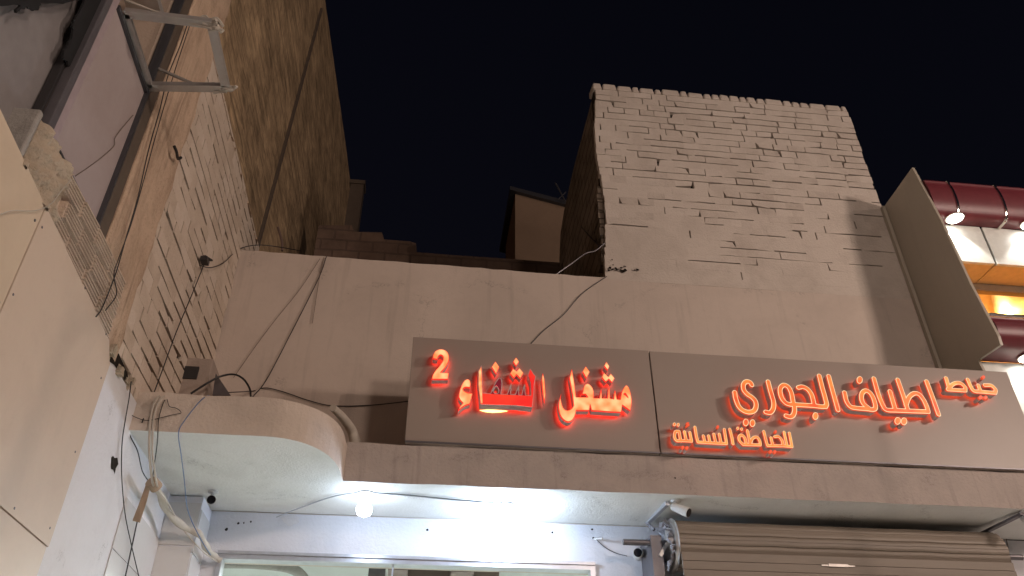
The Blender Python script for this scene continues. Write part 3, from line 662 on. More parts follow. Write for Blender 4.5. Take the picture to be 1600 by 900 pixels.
def contours(F, x0, z0, h, lev):
    """closed outlines of F < lev (marching squares)"""
    G = F-lev; nx, nz = G.shape; seg = {}
    def ex(i,j): return (i+G[i,j]/(G[i,j]-G[i+1,j]), j)
    def ez(i,j): return (i, j+G[i,j]/(G[i,j]-G[i,j+1]))
    for i in range(nx-1):
        row = (G[i:i+2] < 0)
        if not row.any() : continue
        for j in range(nz-1):
            a,b,c,d = row[0,j], row[1,j], row[1,j+1], row[0,j+1]
            k = a+2*b+4*c+8*d
            if k in (0,15): continue
            B,Rr,T,Lf = ('x',i,j),('z',i+1,j),('x',i,j+1),('z',i,j)
            tab = {1:[(Lf,B)],2:[(B,Rr)],3:[(Lf,Rr)],4:[(Rr,T)],5:[(Lf,T),(Rr,B)],6:[(B,T)],7:[(Lf,T)],8:[(T,Lf)],9:[(T,B)],10:[(B,Lf),(T,Rr)],11:[(T,Rr)],12:[(Rr,Lf)],13:[(Rr,B)],14:[(B,Lf)]}
            for s,e in tab[k]: seg[s] = e
    loops = []
    while seg:
        s = next(iter(seg)); lp = []; q = s
        while q in seg:
            lp.append(q); q = seg.pop(q)
        pts = [ex(i,j) if k=='x' else ez(i,j) for k,i,j in lp]
        pts = [(x0+p[0]*h, z0+p[1]*h) for p in pts]
        if len(pts) < 6: continue
        keep = []                                # drop nearly collinear points
        for n_ in range(len(pts)):
            p = pts[n_]; a = keep[-1] if keep else pts[-1]; b = pts[(n_+1)%len(pts)]
            ar = abs((p[0]-a[0])*(b[1]-a[1])-(p[1]-a[1])*(b[0]-a[0])); ln = math.hypot(b[0]-a[0], b[1]-a[1])+1e-9
            if ar/ln > h*.04 or math.hypot(p[0]-a[0],p[1]-a[1]) > .04: keep.append(p)
        if len(keep) >= 4: loops.append(keep)
    return loops
def fill(mb, loops, y, mi):
    vl = [[Vector((x,z,0)) for x,z in l] for l in loops]; fl = [p for l in vl for p in l]
    for t in tessellate_polygon(vl): mb.face([(fl[i].x, y, fl[i].y) for i in t], mi)
def letter(name, parent, strokes=(), polys=(), holes=(), mats=None, rim=.006, h=.004, yface=YL, yback=YB-.03, edge=.02):
    """strokes: (points, radius) and polys in the board's x, z; one mesh: return, glowing edge, rim and face"""
    allp = [p for P,_ in strokes for p in P]+[p for P in polys for p in P]
    rr = max([q for _,q in strokes], default=0)+.03
    x0 = min(p[0] for p in allp)-rr; x1 = max(p[0] for p in allp)+rr; z0 = min(p[1] for p in allp)-rr; z1 = max(p[1] for p in allp)+rr
    X, Z = np.meshgrid(np.arange(x0,x1,h), np.arange(z0,z1,h), indexing='ij')
    D = np.full(X.shape, 1e9)
    for P, q in strokes: D = np.minimum(D, seg_sdf(X, Z, P, q))
    for P in polys: D = np.minimum(D, poly_sdf(X, Z, P))
    for P in holes: D = np.maximum(D, -poly_sdf(X, Z, P))
    D = D + 1e-7
    outer = contours(D, x0, z0, h, 0.0); inner = contours(D, x0, z0, h, -rim)
    mb = MB()
    for l in outer:
        for (ax,az),(bx,bz) in zip(l, l[1:]+l[:1]):
            mb.face([(ax,yback,az),(bx,yback,bz),(bx,yface+edge,bz),(ax,yface+edge,az)], 0)
            mb.face([(ax,yface+edge,az),(bx,yface+edge,bz),(bx,yface,bz),(ax,yface,az)], 1)
    fill(mb, outer, yback, 3)  # hidden glowing back face, added to throw a halo on the board
    if inner and rim > 0: fill(mb, outer+inner, yface, 2)
    else: fill(mb, outer, yface, 2)
    o = mb.build(name, [mats[0], mats[1], mats[2], M_['halo1'] if parent is s1 else M_['halo2']], parent)
    if inner and rim > 0:
        fb = MB(); fill(fb, inner, yface-.0015, 0); fb.build(name+'_face', mats[3], o)
    return o
def zm(ox, oy, s, Y=None):
    def f(*pts):
        r = []
        for p in pts:
            q = at(ox+p[0]/s, oy+p[1]/s, Y=Y or YL); r.append((q.x, q.z))
        return r
    return f
def smooth2(P, k=5): return [(p.x, p.y) for p in spline([Vector((a,b,0)) for a,b in P], k)]
def ell(f, cx, cy, rx, ry, n=18): return f(*[(cx+rx*math.cos(a), cy+ry*math.sin(a)) for a in np.linspace(0, 2*math.pi, n+1)[:-1]])

Z4 = zm(660,530,6.925); Z5 = zm(840,550,6.924)
m1 = (M_['ret'], M_['edge1'], M_['edge1'], M_['face1'])
letter('numeral', s1, polys=[smooth2(Z4((112,208),(118,168),(140,130),(175,112),(215,109),(250,122),(278,152),(288,200),(280,245),(258,290),(225,330)),4)+Z4((195,360),(287,366),(277,432),(100,432))+smooth2(Z4((112,385),(140,340),(180,295),(212,250),(227,212),(220,182),(200,168),(180,176),(168,198),(163,216)),4)], mats=m1, rim=.004)
letter('letter', s1, polys=[Z4((382,778),(405,730),(440,690),(408,658),(394,630))+smooth2(Z4((396,590),(415,520),(445,460),(470,437),(495,433),(515,450),(522,490),(515,525)),4)+smooth2(Z4((495,520),(468,518),(445,530),(440,545),(460,568),(500,586)),4)+Z4((543,588),(530,640),(512,700),(470,712),(430,735))], mats=m1, rim=.004)
body = Z4((604,345),(638,278),(648,335),(650,480),(655,580),(735,585))
headp = smooth2(Z4((735,585),(765,515),(800,450),(832,416),(856,430),(866,480),(862,530),(852,592)),4)
teeth = Z4((916,594),(942,525),(962,466),(963,540),(957,594),(1001,597),(1028,535),(1045,478),(1047,560),(1047,600),(1073,602),(1100,485),(1113,495),(1114,560),(1120,604))
rest = Z4((1172,605),(1168,480),(1138,390),(1165,312),(1200,368),(1232,402),(1212,480),(1206,600),(1190,742),(1060,727),(1010,722),(900,718),(622,710),(600,500))
hole = smooth2(Z4((768,560),(798,512),(822,550),(815,582),(785,584)),3)
m1u = (M_['ret'], M_['rimg'], M_['rimg'], M_['unlit'])
word = letter('letter', s1, polys=[body+headp+teeth+rest], holes=[hole], mats=m1u, rim=.008)
lit = Z4((610,348),(636,295),(642,340),(645,480),(650,588),(850,600),(1120,612),(1178,612),(1174,480),(1146,392),(1167,325),(1200,380),(1222,404),(1205,480),(1200,600),(1184,732),(1060,718),(900,710),(628,702),(607,500))
fb = MB(); fill(fb, [lit], YL-.004, 0); fb.build('lit_face', M_['red'], word)
for P, mt in (((( 612,352),(634,305),(638,360),(642,480),(648,620),(655,700),(630,698),(610,500)), 'face1'), (((1150,392),(1168,335),(1190,372),(1200,420),(1196,470),(1180,520)), 'face1'), (((640,600),(700,598),(735,640),(720,690),(650,698)), 'face1'), (((1050,640),(1120,622),(1160,640),(1150,690),(1060,708)), 'face1')):
    pass
fb = MB(); fill(fb, [Z4((611,352),(634,305),(638,360),(641,480),(647,610),(650,697),(632,696),(608,500))], YL-.007, 0); fb.build('lit_stem', M_['face1'], word)
fb = MB(); fb.prism([(x,YB-.006,z) for x,z in zm(660,530,6.925,YB-.006)((618,768),(700,762),(738,750),(785,764),(860,768),(925,776),(860,788),(760,795),(680,786))], (0,.004,0)); fb.build('light_strip', M_['led'], word)  # glowing sheet shaped as the light leaking out behind the letter
def diamonds(f, *ds):
    for d in ds: letter('letter_dot', s1, polys=[f(*d)], mats=m1, rim=.003)
diamonds(Z4, ((790,240),(832,300),(797,375),(750,300)), ((1014,197),(1045,243),(1013,290),(983,240)), ((982,318),(1020,350),(1050,313),(1094,365),(1060,422),(1018,380),(990,420),(950,370)))
letter('letter', s1, polys=[Z4((1303,365),(1320,430),(1332,600),(1320,700),(1302,560),(1292,430))], mats=m1, rim=.003)
letter('letter', s1, polys=[smooth2(Z5((258,440),(240,500),(228,560),(230,620),(245,680),(280,730),(330,755),(375,737),(405,690)),3)+Z5((418,630),(560,632),(568,568),(584,632),(680,638),(775,645),(905,652),(917,572),(1002,634))+smooth2(Z5((1014,590),(1018,520),(1005,440),(985,385),(962,360),(935,385),(910,440),(895,515)),3)+Z5((860,512),(850,470),(839,408),(828,450),(824,510),(786,503),(778,388),(766,388),(757,500),(697,500),(690,385),(680,430),(671,500),(606,498))+smooth2(Z5((608,430),(590,380),(545,342),(505,365),(490,430),(478,456)),3)+Z5((520,455),(545,490),(416,488),(397,330),(371,178),(345,280),(380,470))+smooth2(Z5((390,580),(360,620),(310,632),(275,600),(258,545),(250,500)),3)],
       holes=[smooth2(Z5((930,456),(950,445),(980,497),(955,472)),2)], mats=m1, rim=.004)
diamonds(Z5, ((520,155),(564,215),(528,283),(488,210)), ((743,105),(777,155),(758,196),(721,148)), ((718,223),(765,270),(792,233),(834,285),(805,329),(770,290),(738,324),(696,272)))

Z6 = zm(1130,570,8.183); Z7 = zm(1300,570,7.5); Z8 = zm(1040,640,7.619); Z9 = zm(1280,540,4.5)
m2 = (M_['ret'], M_['edge2'], M_['rim2'], M_['face2']); W = .0215
def st(f, *pts, sm=True, r=W): 
    P = f(*pts); return (smooth2(P) if sm and len(P) > 2 else P, r)
def dots2(f, *ds, mats=None, rim=.0055):
    for d in ds: letter('letter_dot', s2, polys=[ell(f,*d)], mats=mats or m2, rim=rim, h=.003)
letter('letter', s2, [st(Z6,(148,352),(160,430),(200,530),(260,585),(330,605),(390,590),(420,540),(415,470),(370,415),(310,375),(265,320),(258,260),(280,222),(315,212),(350,228),(366,256))], mats=m2)
dots2(Z6, (290,737,36,48), (375,745,36,48))
letter('letter', s2, [st(Z6,(575,215),(610,350),(645,470),(640,560),(600,610),(545,603))], mats=m2)
letter('letter', s2, [st(Z6,(895,475),(873,360),(835,285),(780,257),(738,285),(728,340),(748,420),(800,485),(865,507),(905,500)), st(Z6,(890,450),(914,560),(900,635),(860,665),(805,652)),
    st(Z6,(962,290),(1015,280),(1080,310),(1130,380),(1155,470),(1162,520)), st(Z6,(900,507),(1160,522),(1255,535),(1310,535),(1325,500),(1300,400),(1270,300),(1230,140),sm=False)], mats=m2)
dots2(Z6, (1180,655,37,48))
letter('letter', s2, [st(Z6,(1350,145),(1400,330),(1468,575),sm=False)], mats=m2)
letter('letter', s2, [st(Z7,(148,325),(170,420),(215,487),(280,505),(400,515),(480,525),(512,495),(490,400),(450,330),(398,302),(355,330),(347,400),(372,460),(430,505))], mats=m2)
dots2(Z7, (325,177,35,44))
letter('letter', s2, [st(Z7,(492,160),(540,330),(595,470),(640,525),(740,533)), st(Z7,(680,312),(712,420),(745,533),sm=False), st(Z7,(772,175),(830,340),(885,515),sm=False),
    st(Z7,(868,470),(900,385),(960,335),(1020,345),(1075,410),(1112,490),(1128,545)), st(Z7,(740,533),(900,540),(1128,548),sm=False)], mats=m2)
dots2(Z7, (770,657,37,44), (845,662,37,44))
letter('letter', s2, [st(Z7,(1110,195),(1180,380),(1250,580),sm=False)], mats=m2)
m3 = (M_['ret'], M_['edge2'], M_['rim2'], M_['face3']); m4 = (M_['ret'], M_['edge2'], M_['edge2'], M_['face4'])
r9 = .0185
letter('letter', s2, [st(Z9,(893,228),(915,305),sm=False,r=r9), st(Z9,(908,305),(945,268),(990,262),(1025,290),(1028,315),r=r9), st(Z9,(905,308),(1028,316),sm=False,r=r9)], mats=m3, rim=.005, h=.003)
letter('letter', s2, [st(Z9,(1045,238),(1068,290),(1090,318),(1130,323),r=r9), st(Z9,(1120,280),(1135,322),sm=False,r=r9), st(Z9,(1165,278),(1210,280),(1240,308),(1238,330),r=r9), st(Z9,(1130,323),(1238,332),sm=False,r=r9)], mats=m3, rim=.005, h=.003)
dots2(Z9, (1155,222,13,13), mats=m4, rim=.004); dots2(Z9, (1135,364,15,15), (1170,366,15,15), mats=m4, rim=.004)
r8 = .0125
k8 = dict(mats=m3, rim=.0035, h=.0025)
q = lambda *p, sm=False: st(Z8, *p, sm=sm, r=r8)
letter('letter', s2, [q((1475,278),(1505,436)), q((1412,268),(1445,425)), q((1215,428),(1400,430),(1505,440)), q((1300,322),(1345,320),(1385,365),(1400,425),sm=True), q((1255,335),(1278,428)), q((1170,258),(1195,360),(1215,428))], **k8)
letter('letter', s2, [q((975,250),(1008,412)), q((1005,405),(1040,338),(1090,328),(1122,372),(1128,418),sm=True), q((925,415),(1128,420)), q((925,415),(882,370),(876,322),(905,303),(942,335),(962,412),sm=True)], **k8)
letter('letter', s2, [q((765,232),(790,330),(803,405))], **k8)
letter('letter', s2, [q((700,235),(727,402)), q((727,404),(560,396),(385,385)), q((640,292),(662,398)), q((575,292),(600,395)), q((512,312),(532,394)), q((450,312),(470,390)), q((350,208),(370,330),(388,385))], **k8)
letter('letter', s2, [q((290,272),(310,372)), q((225,262),(247,368)), q((310,375),(240,370),(180,368)), q((160,262),(172,320),(182,372),sm=True), q((160,258),(118,262),(108,320),(130,365),(180,370),sm=True)], **k8)
dots2(Z8, (1310,262,17,19),(1250,500,20,22),(1300,502,20,22),(622,205,17,20),(205,450,19,21),(255,455,19,21), mats=m4, rim=.003)
dots2(Z8, (860,222,17,19),(906,231,17,19),(105,175,18,22),(150,180,18,22), mats=m3, rim=.0035)
letter('letter', s2, [st(Z8,(275,158),(255,158),(252,172),(278,178),sm=False,r=.006), st(Z8,(280,182),(246,200),sm=False,r=.006)], mats=m4, rim=.002, h=.002)

# ------------------------------------------------------------------ lamps under the canopy
def lamp(px, py, Y, label, tilt, mat):
    p = at(px, py, Y=Y); p.z = 4.0; t = thing('ceiling_lamp', label, 'lamp', p, 'bulb lamps under the canopy')
    ax = Vector(tilt)
    mb = MB(); mb.lathe(p-Vector((0,0,.002)), (0,0,-1), [(0,.075),(.012,.075),(.02,.055),(.05,.03),(.07,.026)], 20); mb.build('lamp_holder', M_['plastic'], t, smooth=True)
    b = p+Vector((0,0,-.06)); mb = MB(); mb.lathe(b, ax, [(0,.02),(.02,.024),(.05,.05),(.085,.066),(.12,.058),(.145,.025),(.15,.004)], 20); mb.build('bulb', M_[mat], t, smooth=True)
lamp(572, 772, 6.5, 'left bare white bulb lamp at the curved end of the canopy', (0,-.25,-1), 'bulb')
lamp(790, 788, 6.64, 'white cone lamp under the middle of the canopy washing the wall with light', (0,.25,-1), 'bulbw')

# ------------------------------------------------------------------ security cameras
def seccam(base, d, label, size=1.0, mount='top'):
    t = thing('security_camera', label, 'security camera', base, 'bullet security cameras on the shop front')
    base = Vector(base); d = Vector(d).normalized(); n = Vector((0,0,-1)) if mount == 'top' else Vector((0,-1,0))
    mb = MB(); mb.lathe(base, n, [(0,.042*size),(.012*size,.04*size),(.02*size,.02*size)], 16); j = base+n*.06*size
    mb.tube([base+n*.015*size, j], .012*size, 8); mb.build('mount', M_['plastic'], t, smooth=True)
    mb = MB(); s = j-d*.045*size; mb.lathe(s, d, [(0,.018*size),(.012*size,.031*size),(.10*size,.036*size),(.125*size,.038*size),(.15*size,.038*size)], 18); body = mb.build('housing', M_['plastic'], t, smooth=True)
    mb = MB(); mb.lathe(s+d*.151*size, d, [(0,.034*size),(.003*size,.033*size),(.004*size,.012*size)], 18); mb.build('lens', M_['lens'], body, smooth=True)
seccam(at(333,768,Z=3.998), (.25,-1,-.45), 'white bullet camera under the curved canopy beside the tiled pilaster', 1.0)
seccam(at(1056,782,Z=3.998), (.7,-.6,-.55), 'silver bullet camera under the canopy above the shutter roll', 1.1)
seccam(at(997,868,Y=YW-.014), (-.45,-1,-.25), 'small round camera fixed on the wall left of the shutter', 1.1, 'wall')
seccam(at(1598,800,Z=3.998), (-.35,-1,-.5), 'dark bullet camera at the right end of the canopy', 1.0)

# ------------------------------------------------------------------ roller shutter
rs = thing('roller_shutter', 'brown rolled up metal shutter on its drum under the canopy', 'shutter', (3.7, 6.72, 3))
AY, AZ, AR = 6.74, 3.725, .205
mb = MB(); n = 15; pr = []
for k in range(n):
    for f, dr in ((.0,-.010),(.05,-.001),(.12,.004),(.3,.007),(.47,.006),(.5,.002),(.53,.006),(.75,.006),(.9,.002),(.96,-.002)):
        a = 2*math.pi*(k+f)/n; pr.append((AY+(AR+dr)*math.cos(a), AZ+(AR+dr)*math.sin(a)))
xs = np.linspace(2.20, 5.17, 12)
for a, b in zip(xs, xs[1:]):
    wa, wb = .003*math.sin(a*9), .003*math.sin(b*9)
    for i in range(len(pr)):
        p, q_ = pr[i], pr[(i+1)%len(pr)]; mb.face([(a,p[0],p[1]+wa),(b,p[0],p[1]+wb),(b,q_[0],q_[1]+wb),(a,q_[0],q_[1]+wa)])
for x in (2.20, 5.17): mb.face([(x,y,z) for y,z in pr])
mb.build('drum', M_['shutter'], rs)
mb = MB(); z = 3.62; y0 = AY-AR+.0
for k in range(16):
    z1 = z-.072
    mb.hexa([(2.2,y0+.004,z1),(5.17,y0+.004,z1),(5.17,y0+.02,z1),(2.2,y0+.02,z1),(2.2,y0-.003,z-.006),(5.17,y0-.003,z-.006),(5.17,y0+.02,z-.004),(2.2,y0+.02,z-.004)]); z = z1
mb.build('curtain', M_['shutter'], rs)
mb = MB(); mb.lathe((2.196,AY,AZ),(-1,0,0),[(0,.225),(.008,.232),(.012,.215),(.03,.205),(.034,.15),(.02,.12),(.03,.05),(.05,.03)],28); mb.build('end_plate', M_['alu'], rs, smooth=True)
mb = MB(); rg = random.Random(4)                                # crumpled wrap round the drum end
for k in range(20):
    a = 2*math.pi*k/20; r0 = .2+rg.uniform(-.02,.04)
    mb.hexa([(2.10+rg.uniform(0,.03),AY+r0*math.cos(a+q1)*rg.uniform(.7,1.1),AZ+r0*math.sin(a+q1)*rg.uniform(.8,1.1)) if t_ else (2.17,AY+.16*math.cos(a+q1),AZ+.16*math.sin(a+q1)) for t_ in (0,1) for q1 in (-.1,.02,.12,.2)])
mb.build('plastic_wrap', plain('crumpled_wrap', (.32,.31,.33), .25), rs)
mb = MB(); mb.tube([(1.76,AY,AZ+.02),(2.16,AY,AZ+.02)], .026, 12); mb.build('axle', M_['steel'], rs, smooth=True)
mb = MB(); mb.tube([(5.18,AY,AZ+.005),(5.44,AY,AZ+.005)], .026, 12); mb.build('axle', M_['steel'], rs, smooth=True)
mb = MB(); mb.box((1.995,AY-.02,2.6),(2.03,YW-.02,3.80)); mb.box((1.995,AY-.04,2.6),(2.09,AY-.02,3.80)); mb.build('bracket', M_['steel'], rs)
mb = MB(); mb.bar((2.06,AY-.045,3.62),(2.14,AY-.045,3.74),.03,.03); mb.build('bracket_brace', M_['alu'], rs)
mb = MB(); mb.bar(at(1012,816,Y=6.95), at(1043,786,Z=3.98), .035, .035); mb.build('bracket_strut', M_['lintel'], rs)
mb = MB(); mb.bar(at(1010,816,Y=6.95), at(1022,828,Y=6.9), .025, .025); mb.build('bracket_strut', M_['steel'], rs)
mb = MB(); a, b = at(1536,833,Y=6.75), at(1597,803,Y=6.3); mb.bar(a,b,.05,.02); mb.build('bracket_strut', M_['steel'], rs)
mb = MB(); mb.box((5.20,AY-.02,2.6),(5.24,YW-.02,3.84)); mb.build('bracket', M_['steel'], rs)
a = at(1310,884,Y=y0-.01); mb = MB(); mb.box((a.x-.09,y0-.016,a.z-.012),(a.x+.09,y0-.005,a.z+.016)); mb.box((a.x-.15,y0-.012,a.z-.008),(a.x+.15,y0-.006,a.z+.008)); mb.build('latch', M_['alu'], rs, bevel=.003)

def cable(label, pts, r=.006, mat='blackw', name='cable', cat='cable', group='cables strung over the walls', k=6):
    mb = MB(); mb.tube(spline([at(p[0],p[1],**p[2]) for p in pts],k), r*.68, 6)
    return tag(mb.build(name, M_[mat], smooth=True), label, cat, group)
# ------------------------------------------------------------------ aluminium bracket frame on the left wall
rg = random.Random(6)
bf = thing('metal_bracket_frame', 'square aluminium bracket frame jutting out from the left wall, wrapped with wire', 'bracket', (XL, 3.7, 5.9))
A_, B_, C_, D_ = (XL+.012,3.41,5.905), (-1.52,3.43,5.905), (-1.52,3.96,5.905), (XL+.012,4.01,5.905)
for a, b in ((A_,B_),(D_,C_),(A_,D_),(B_,C_)):
    mb = MB(); mb.bar(a,b,.058,.006); v = Vector(b)-Vector(a); s = v.cross(Vector((0,0,1))).normalized()*.02
    mb.bar(Vector(a)+s+Vector((0,0,.02)),Vector(b)+s+Vector((0,0,.02)),.005,.04); mb.build('rail', M_['alu'], bf)
mb = MB(); mb.bar((XL+.01,4.05,6.15),(-1.72,3.97,5.925),.02,.015); mb.build('brace', M_['alu'], bf)
mb = MB(); rg = random.Random(6)
for c, n_ in ((Vector(B_),9),(Vector(C_),8)):
    mb = MB()
    for k in range(n_):
        p = c+Vector((rg.uniform(-.10,.0),rg.uniform(-.02,.03),rg.uniform(-.02,.05)))
        mb.tube(spline([p,p+Vector((.05,rg.uniform(-.03,.03),rg.uniform(-.03,.03))),p+Vector((.09,rg.uniform(-.03,.04),rg.uniform(-.04,.02)))],3),.011,5)
    mb.build('wire_wrap', M_['whitec'], bf, smooth=True)
cable('white wire pulled tight to the outer corner of the metal bracket frame', [(196,0,dict(Y=3.35)),(270,28,dict(Y=3.42)),(330,45,dict(Y=3.44))], .012, 'whitec')


# small marks and leftovers
for x, y, r0 in ((372,818,.012),(381,817,.008),(392,815,.009),(354,827,.014),(668,828,.012),(863,832,.010),(925,827,.010),(927,841,.010),(1055,747,.008)):
    mb = MB(); c = at(x,y,Y=YW-.016) if y > 800 else at(x,y,Y=YF-.012)
    mb.face([(c.x+r0*math.cos(q1)*rnd.uniform(.7,1.2), c.y, c.z+r0*math.sin(q1)*rnd.uniform(.7,1.2)) for q1 in np.linspace(0,6.28,9)[:-1]]); mb.build('wall_hole', M_['mortar'], shop)
mb = MB(); c = at(455,812,Y=YW-.013); n_ = 14
mb.prism([(c.x+.075*math.cos(q1)*rnd.uniform(.6,1.2), c.y, c.z+.05*math.sin(q1)*rnd.uniform(.6,1.2)) for q1 in np.linspace(0,6.28,18)[:-1]], (0,-.004,0)); mb.build('plaster_patch', M_['whitew'], shop)

# black cloth hanging in the top-left window
mb = MB(); rg = random.Random(2)
def ragged(pts, X, th=.012):
    P = []
    for (x0,y0),(x1,y1) in zip(pts, pts[1:]+pts[:1]):
        for k in range(4):
            f = k/4; P.append(at(x0+(x1-x0)*f+rg.uniform(-2,2)*(k>0), y0+(y1-y0)*f+rg.uniform(-2,2)*(k>0), X=X))
    mb.prism(P, (th,0,0))
ragged([(142,-40),(165,-20),(155,20),(140,48),(118,85),(106,103),(95,90),(97,78),(108,62),(110,40),(116,25),(128,5)], XL-.035)
tag(mb.build('black_cloth', M_['cloth']), 'torn black cloth strip hanging beside the dark window frame, top left', 'cloth')
mb = MB(); ragged([(-20,-30),(130,-30),(122,0),(95,6),(60,4),(56,16),(48,17),(40,10),(30,13),(22,20),(28,8),(-10,9)], XL-.035)
tag(mb.build('black_cloth', M_['cloth']), 'ragged black cloth fringe along the top of the grey pane', 'cloth')

# meter cabinet standing on the curved canopy
mc = thing('meter_cabinet', 'beige meter cabinet with a small dark window standing on the curved canopy', 'cabinet', (-1.95, 6.3, 4.3))
mb = MB(); p = [at(278,562,Y=6.35), at(333,560,Y=6.35)]
mb.box((p[0].x-.03,6.3,4.3),(p[1].x+.02,6.6,p[0].z)); mb.build('cabinet_body', M_['box'], mc, bevel=.008)
a, b = at(287,572,Y=6.29), at(307,592,Y=6.29); mb = MB(); mb.box((a.x,6.285,b.z),(b.x,6.299,a.z)); mb.build('dark_window', M_['dpanel'], mc)
mb = MB(); mb.prism([at(337,583,Y=6.25),at(360,617,Y=6.25),at(332,617,Y=6.25)],(0,.02,0)); mb.build('side_flap', M_['steel'], mc)
mb = MB(); mb.prism([at(262,580,Y=6.3),at(272,592,Y=6.3),at(268,615,Y=6.3),at(252,617,Y=6.3)],(0,.02,0)); mb.build('side_flap', M_['steel'], mc)

# downspout at the curved canopy
mb = MB(); P = spline([at(520,637,Y=6.1), at(535,652,Y=6.3), at(549,672,Y=6.5), at(556,694,Y=6.55)],6); mb.tube(P, [.03+.02*i/len(P) for i in range(len(P))], 14)
tag(mb.build('downspout', M_['whitec'], smooth=True), 'short white drain pipe bending down behind the curved canopy end', 'pipe')

# ------------------------------------------------------------------ cables
w_ = dict(Y=YW-.02); fy = dict(Y=YC-.02); xl = dict(X=XL+.03); xc = dict(X=XL+.055)
cable('dark cable running from the parapet down to the middle of the left sign', [(948,432,w_),(925,447,w_),(905,463,w_),(880,492,w_),(850,516,w_),(826,541,w_)], .007)
cable('dark cable down the beige wall from the parapet to the curved canopy', [(510,401,w_),(500,430,w_),(478,475,w_),(455,520,w_),(425,578,w_),(410,603,w_),(395,620,dict(Y=6.9))], .007)
cable('thin tan cable slanting over the left of the beige wall', [(500,404,w_),(470,450,w_),(430,500,w_),(400,540,w_),(365,590,w_)], .004, 'tanw')
cable('short pair of wire ends hanging from the parapet', [(506,402,w_),(498,440,w_),(492,480,w_),(488,505,w_)], .004, 'tanw')
cable('long dark cable along the beige wall from the cabinet to the left sign', [(340,614,dict(Y=6.6)),(395,611,w_),(415,606,w_),(445,613,w_),(480,625,w_),(520,634,w_),(580,633,w_),(638,627,w_)], .007)
cable('thick black cable arching over the meter cabinet', [(298,615,dict(Y=6.1)),(325,598,dict(Y=6.1)),(345,588,dict(Y=6.12)),(365,585,dict(Y=6.2)),(380,592,dict(Y=6.3)),(390,607,dict(Y=6.3)),(392,622,dict(Y=6.3))], .013)
cable('black cable hanging down the cream brick wall behind the cabinet', [(318,415,xl),(300,460,xl),(275,520,xl),(255,575,xl),(240,615,dict(X=XL+.04)),(222,660,fy)], .007)
cable('black wire from the wall hook to the parapet corner', [(312,415,xl),(330,418,xl),(350,410,xl),(372,390,dict(Y=7.0)),(400,383,dict(Y=7.1)),(430,385,dict(Y=7.2)),(470,392,dict(Y=7.2))], .007)
cable('dark wire pair running down the tan column', [(292,40,xc),(282,70,xc),(262,120,xc),(250,170,xc),(232,235,xc),(215,310,xc),(196,375,xc),(180,430,xc),(160,480,xc),(150,495,xc)], .006)
cable('second thin wire down the tan column beside the dark one', [(298,35,xc),(275,105,xc),(248,195,xc),(225,280,xc),(205,350,xc),(185,405,xc),(178,430,xc),(182,460,xc),(165,485,xc)], .005)
cable('thin wavy wire crossing the infill board', [(208,180,dict(X=XL-.005)),(195,195,dict(X=XL-.005)),(180,215,dict(X=XL-.005)),(178,228,dict(X=XL-.005)),(160,245,dict(X=XL-.005)),(140,260,dict(X=XL-.005)),(118,275,dict(X=XL-.005))], .004, 'tanw')
cable('pale wire sagging across the clay block band', [(0,335,dict(X=XL+.05)),(20,329,dict(X=XL+.05)),(55,329,dict(X=XL+.05)),(80,318,dict(X=XL+.06)),(96,298,dict(X=XL+.06)),(112,280,dict(X=XL+.06))], .004, 'whitec')
cable('black cable hanging at the corner of the curved canopy and white wall', [(205,596,dict(X=XL+.04)),(202,620,dict(X=XL+.03)),(196,655,dict(X=XL+.03)),(191,690,dict(X=XL+.03)),(190,740,dict(X=XL+.03)),(195,800,dict(X=XL+.03)),(205,850,dict(X=XL+.03)),(218,905,dict(X=XL+.03))], .006)
cable('dark wire bowing from the canopy corner to the taped conduit', [(200,660,fy),(203,680,dict(Y=5.5)),(215,705,dict(Y=5.6)),(222,735,dict(Y=5.7)),(232,752,dict(Y=5.8))], .006)
cable('black cable lying in the tile joint of the white side wall', [(232,752,dict(X=XL+.05)),(218,800,dict(X=XL+.03)),(208,845,dict(X=XL+.03)),(195,905,dict(X=XL+.03))], .008)
cable('pale grey cable pair bending over the curved canopy edge', [(262,617,dict(Y=5.6)),(245,622,dict(Y=5.42)),(236,650,fy),(233,700,fy),(237,745,dict(Y=5.6)),(240,760,dict(Y=5.75))], .012, 'whitec')
cable('second pale cable over the curved canopy edge beside the pair', [(272,617,dict(Y=5.6)),(252,622,dict(Y=5.42)),(241,650,fy),(238,700,fy),(243,745,dict(Y=5.6)),(246,760,dict(Y=5.75))], .010, 'whitec')
cable('dark thin wire over the canopy edge next to the pale cables', [(266,617,dict(Y=5.6)),(256,628,fy),(248,655,fy),(246,690,fy),(240,735,dict(Y=5.6)),(238,752,dict(Y=5.75))], .005)
cable('looping wire making a curl on the curved canopy face', [(200,645,fy),(212,652,fy),(230,657,fy),(250,653,fy),(270,648,fy),(283,645,fy),(276,638,fy),(265,635,fy),(261,624,fy)], .004)
cable('blue cable hanging from the curved canopy past the pilaster', [(326,618,dict(Y=5.6)),(318,622,fy),(308,632,fy),(290,655,fy),(279,676,fy),(283,710,dict(Y=5.7)),(288,750,dict(Y=6.0)),(292,790,dict(Y=6.3)),(300,815,dict(Y=6.5)),(318,850,dict(Y=6.6)),(330,868,dict(Y=6.9))], .006, 'bluew')
mb = MB(); P = spline([at(238,755,Y=5.8), at(250,772,Y=6.0), at(262,800,Y=6.3), at(290,825,Y=6.55), at(312,835,Y=6.62), at(322,855,Y=6.75), at(333,868,Y=6.95), at(345,876,Y=7.0)],6)
mb.tube(P, [.026+.006*math.sin(i*.9) for i in range(len(P))], 10)
tag(mb.build('conduit', M_['whitec'], smooth=True), 'thick taped pale conduit snaking across the tiled pilaster', 'conduit')
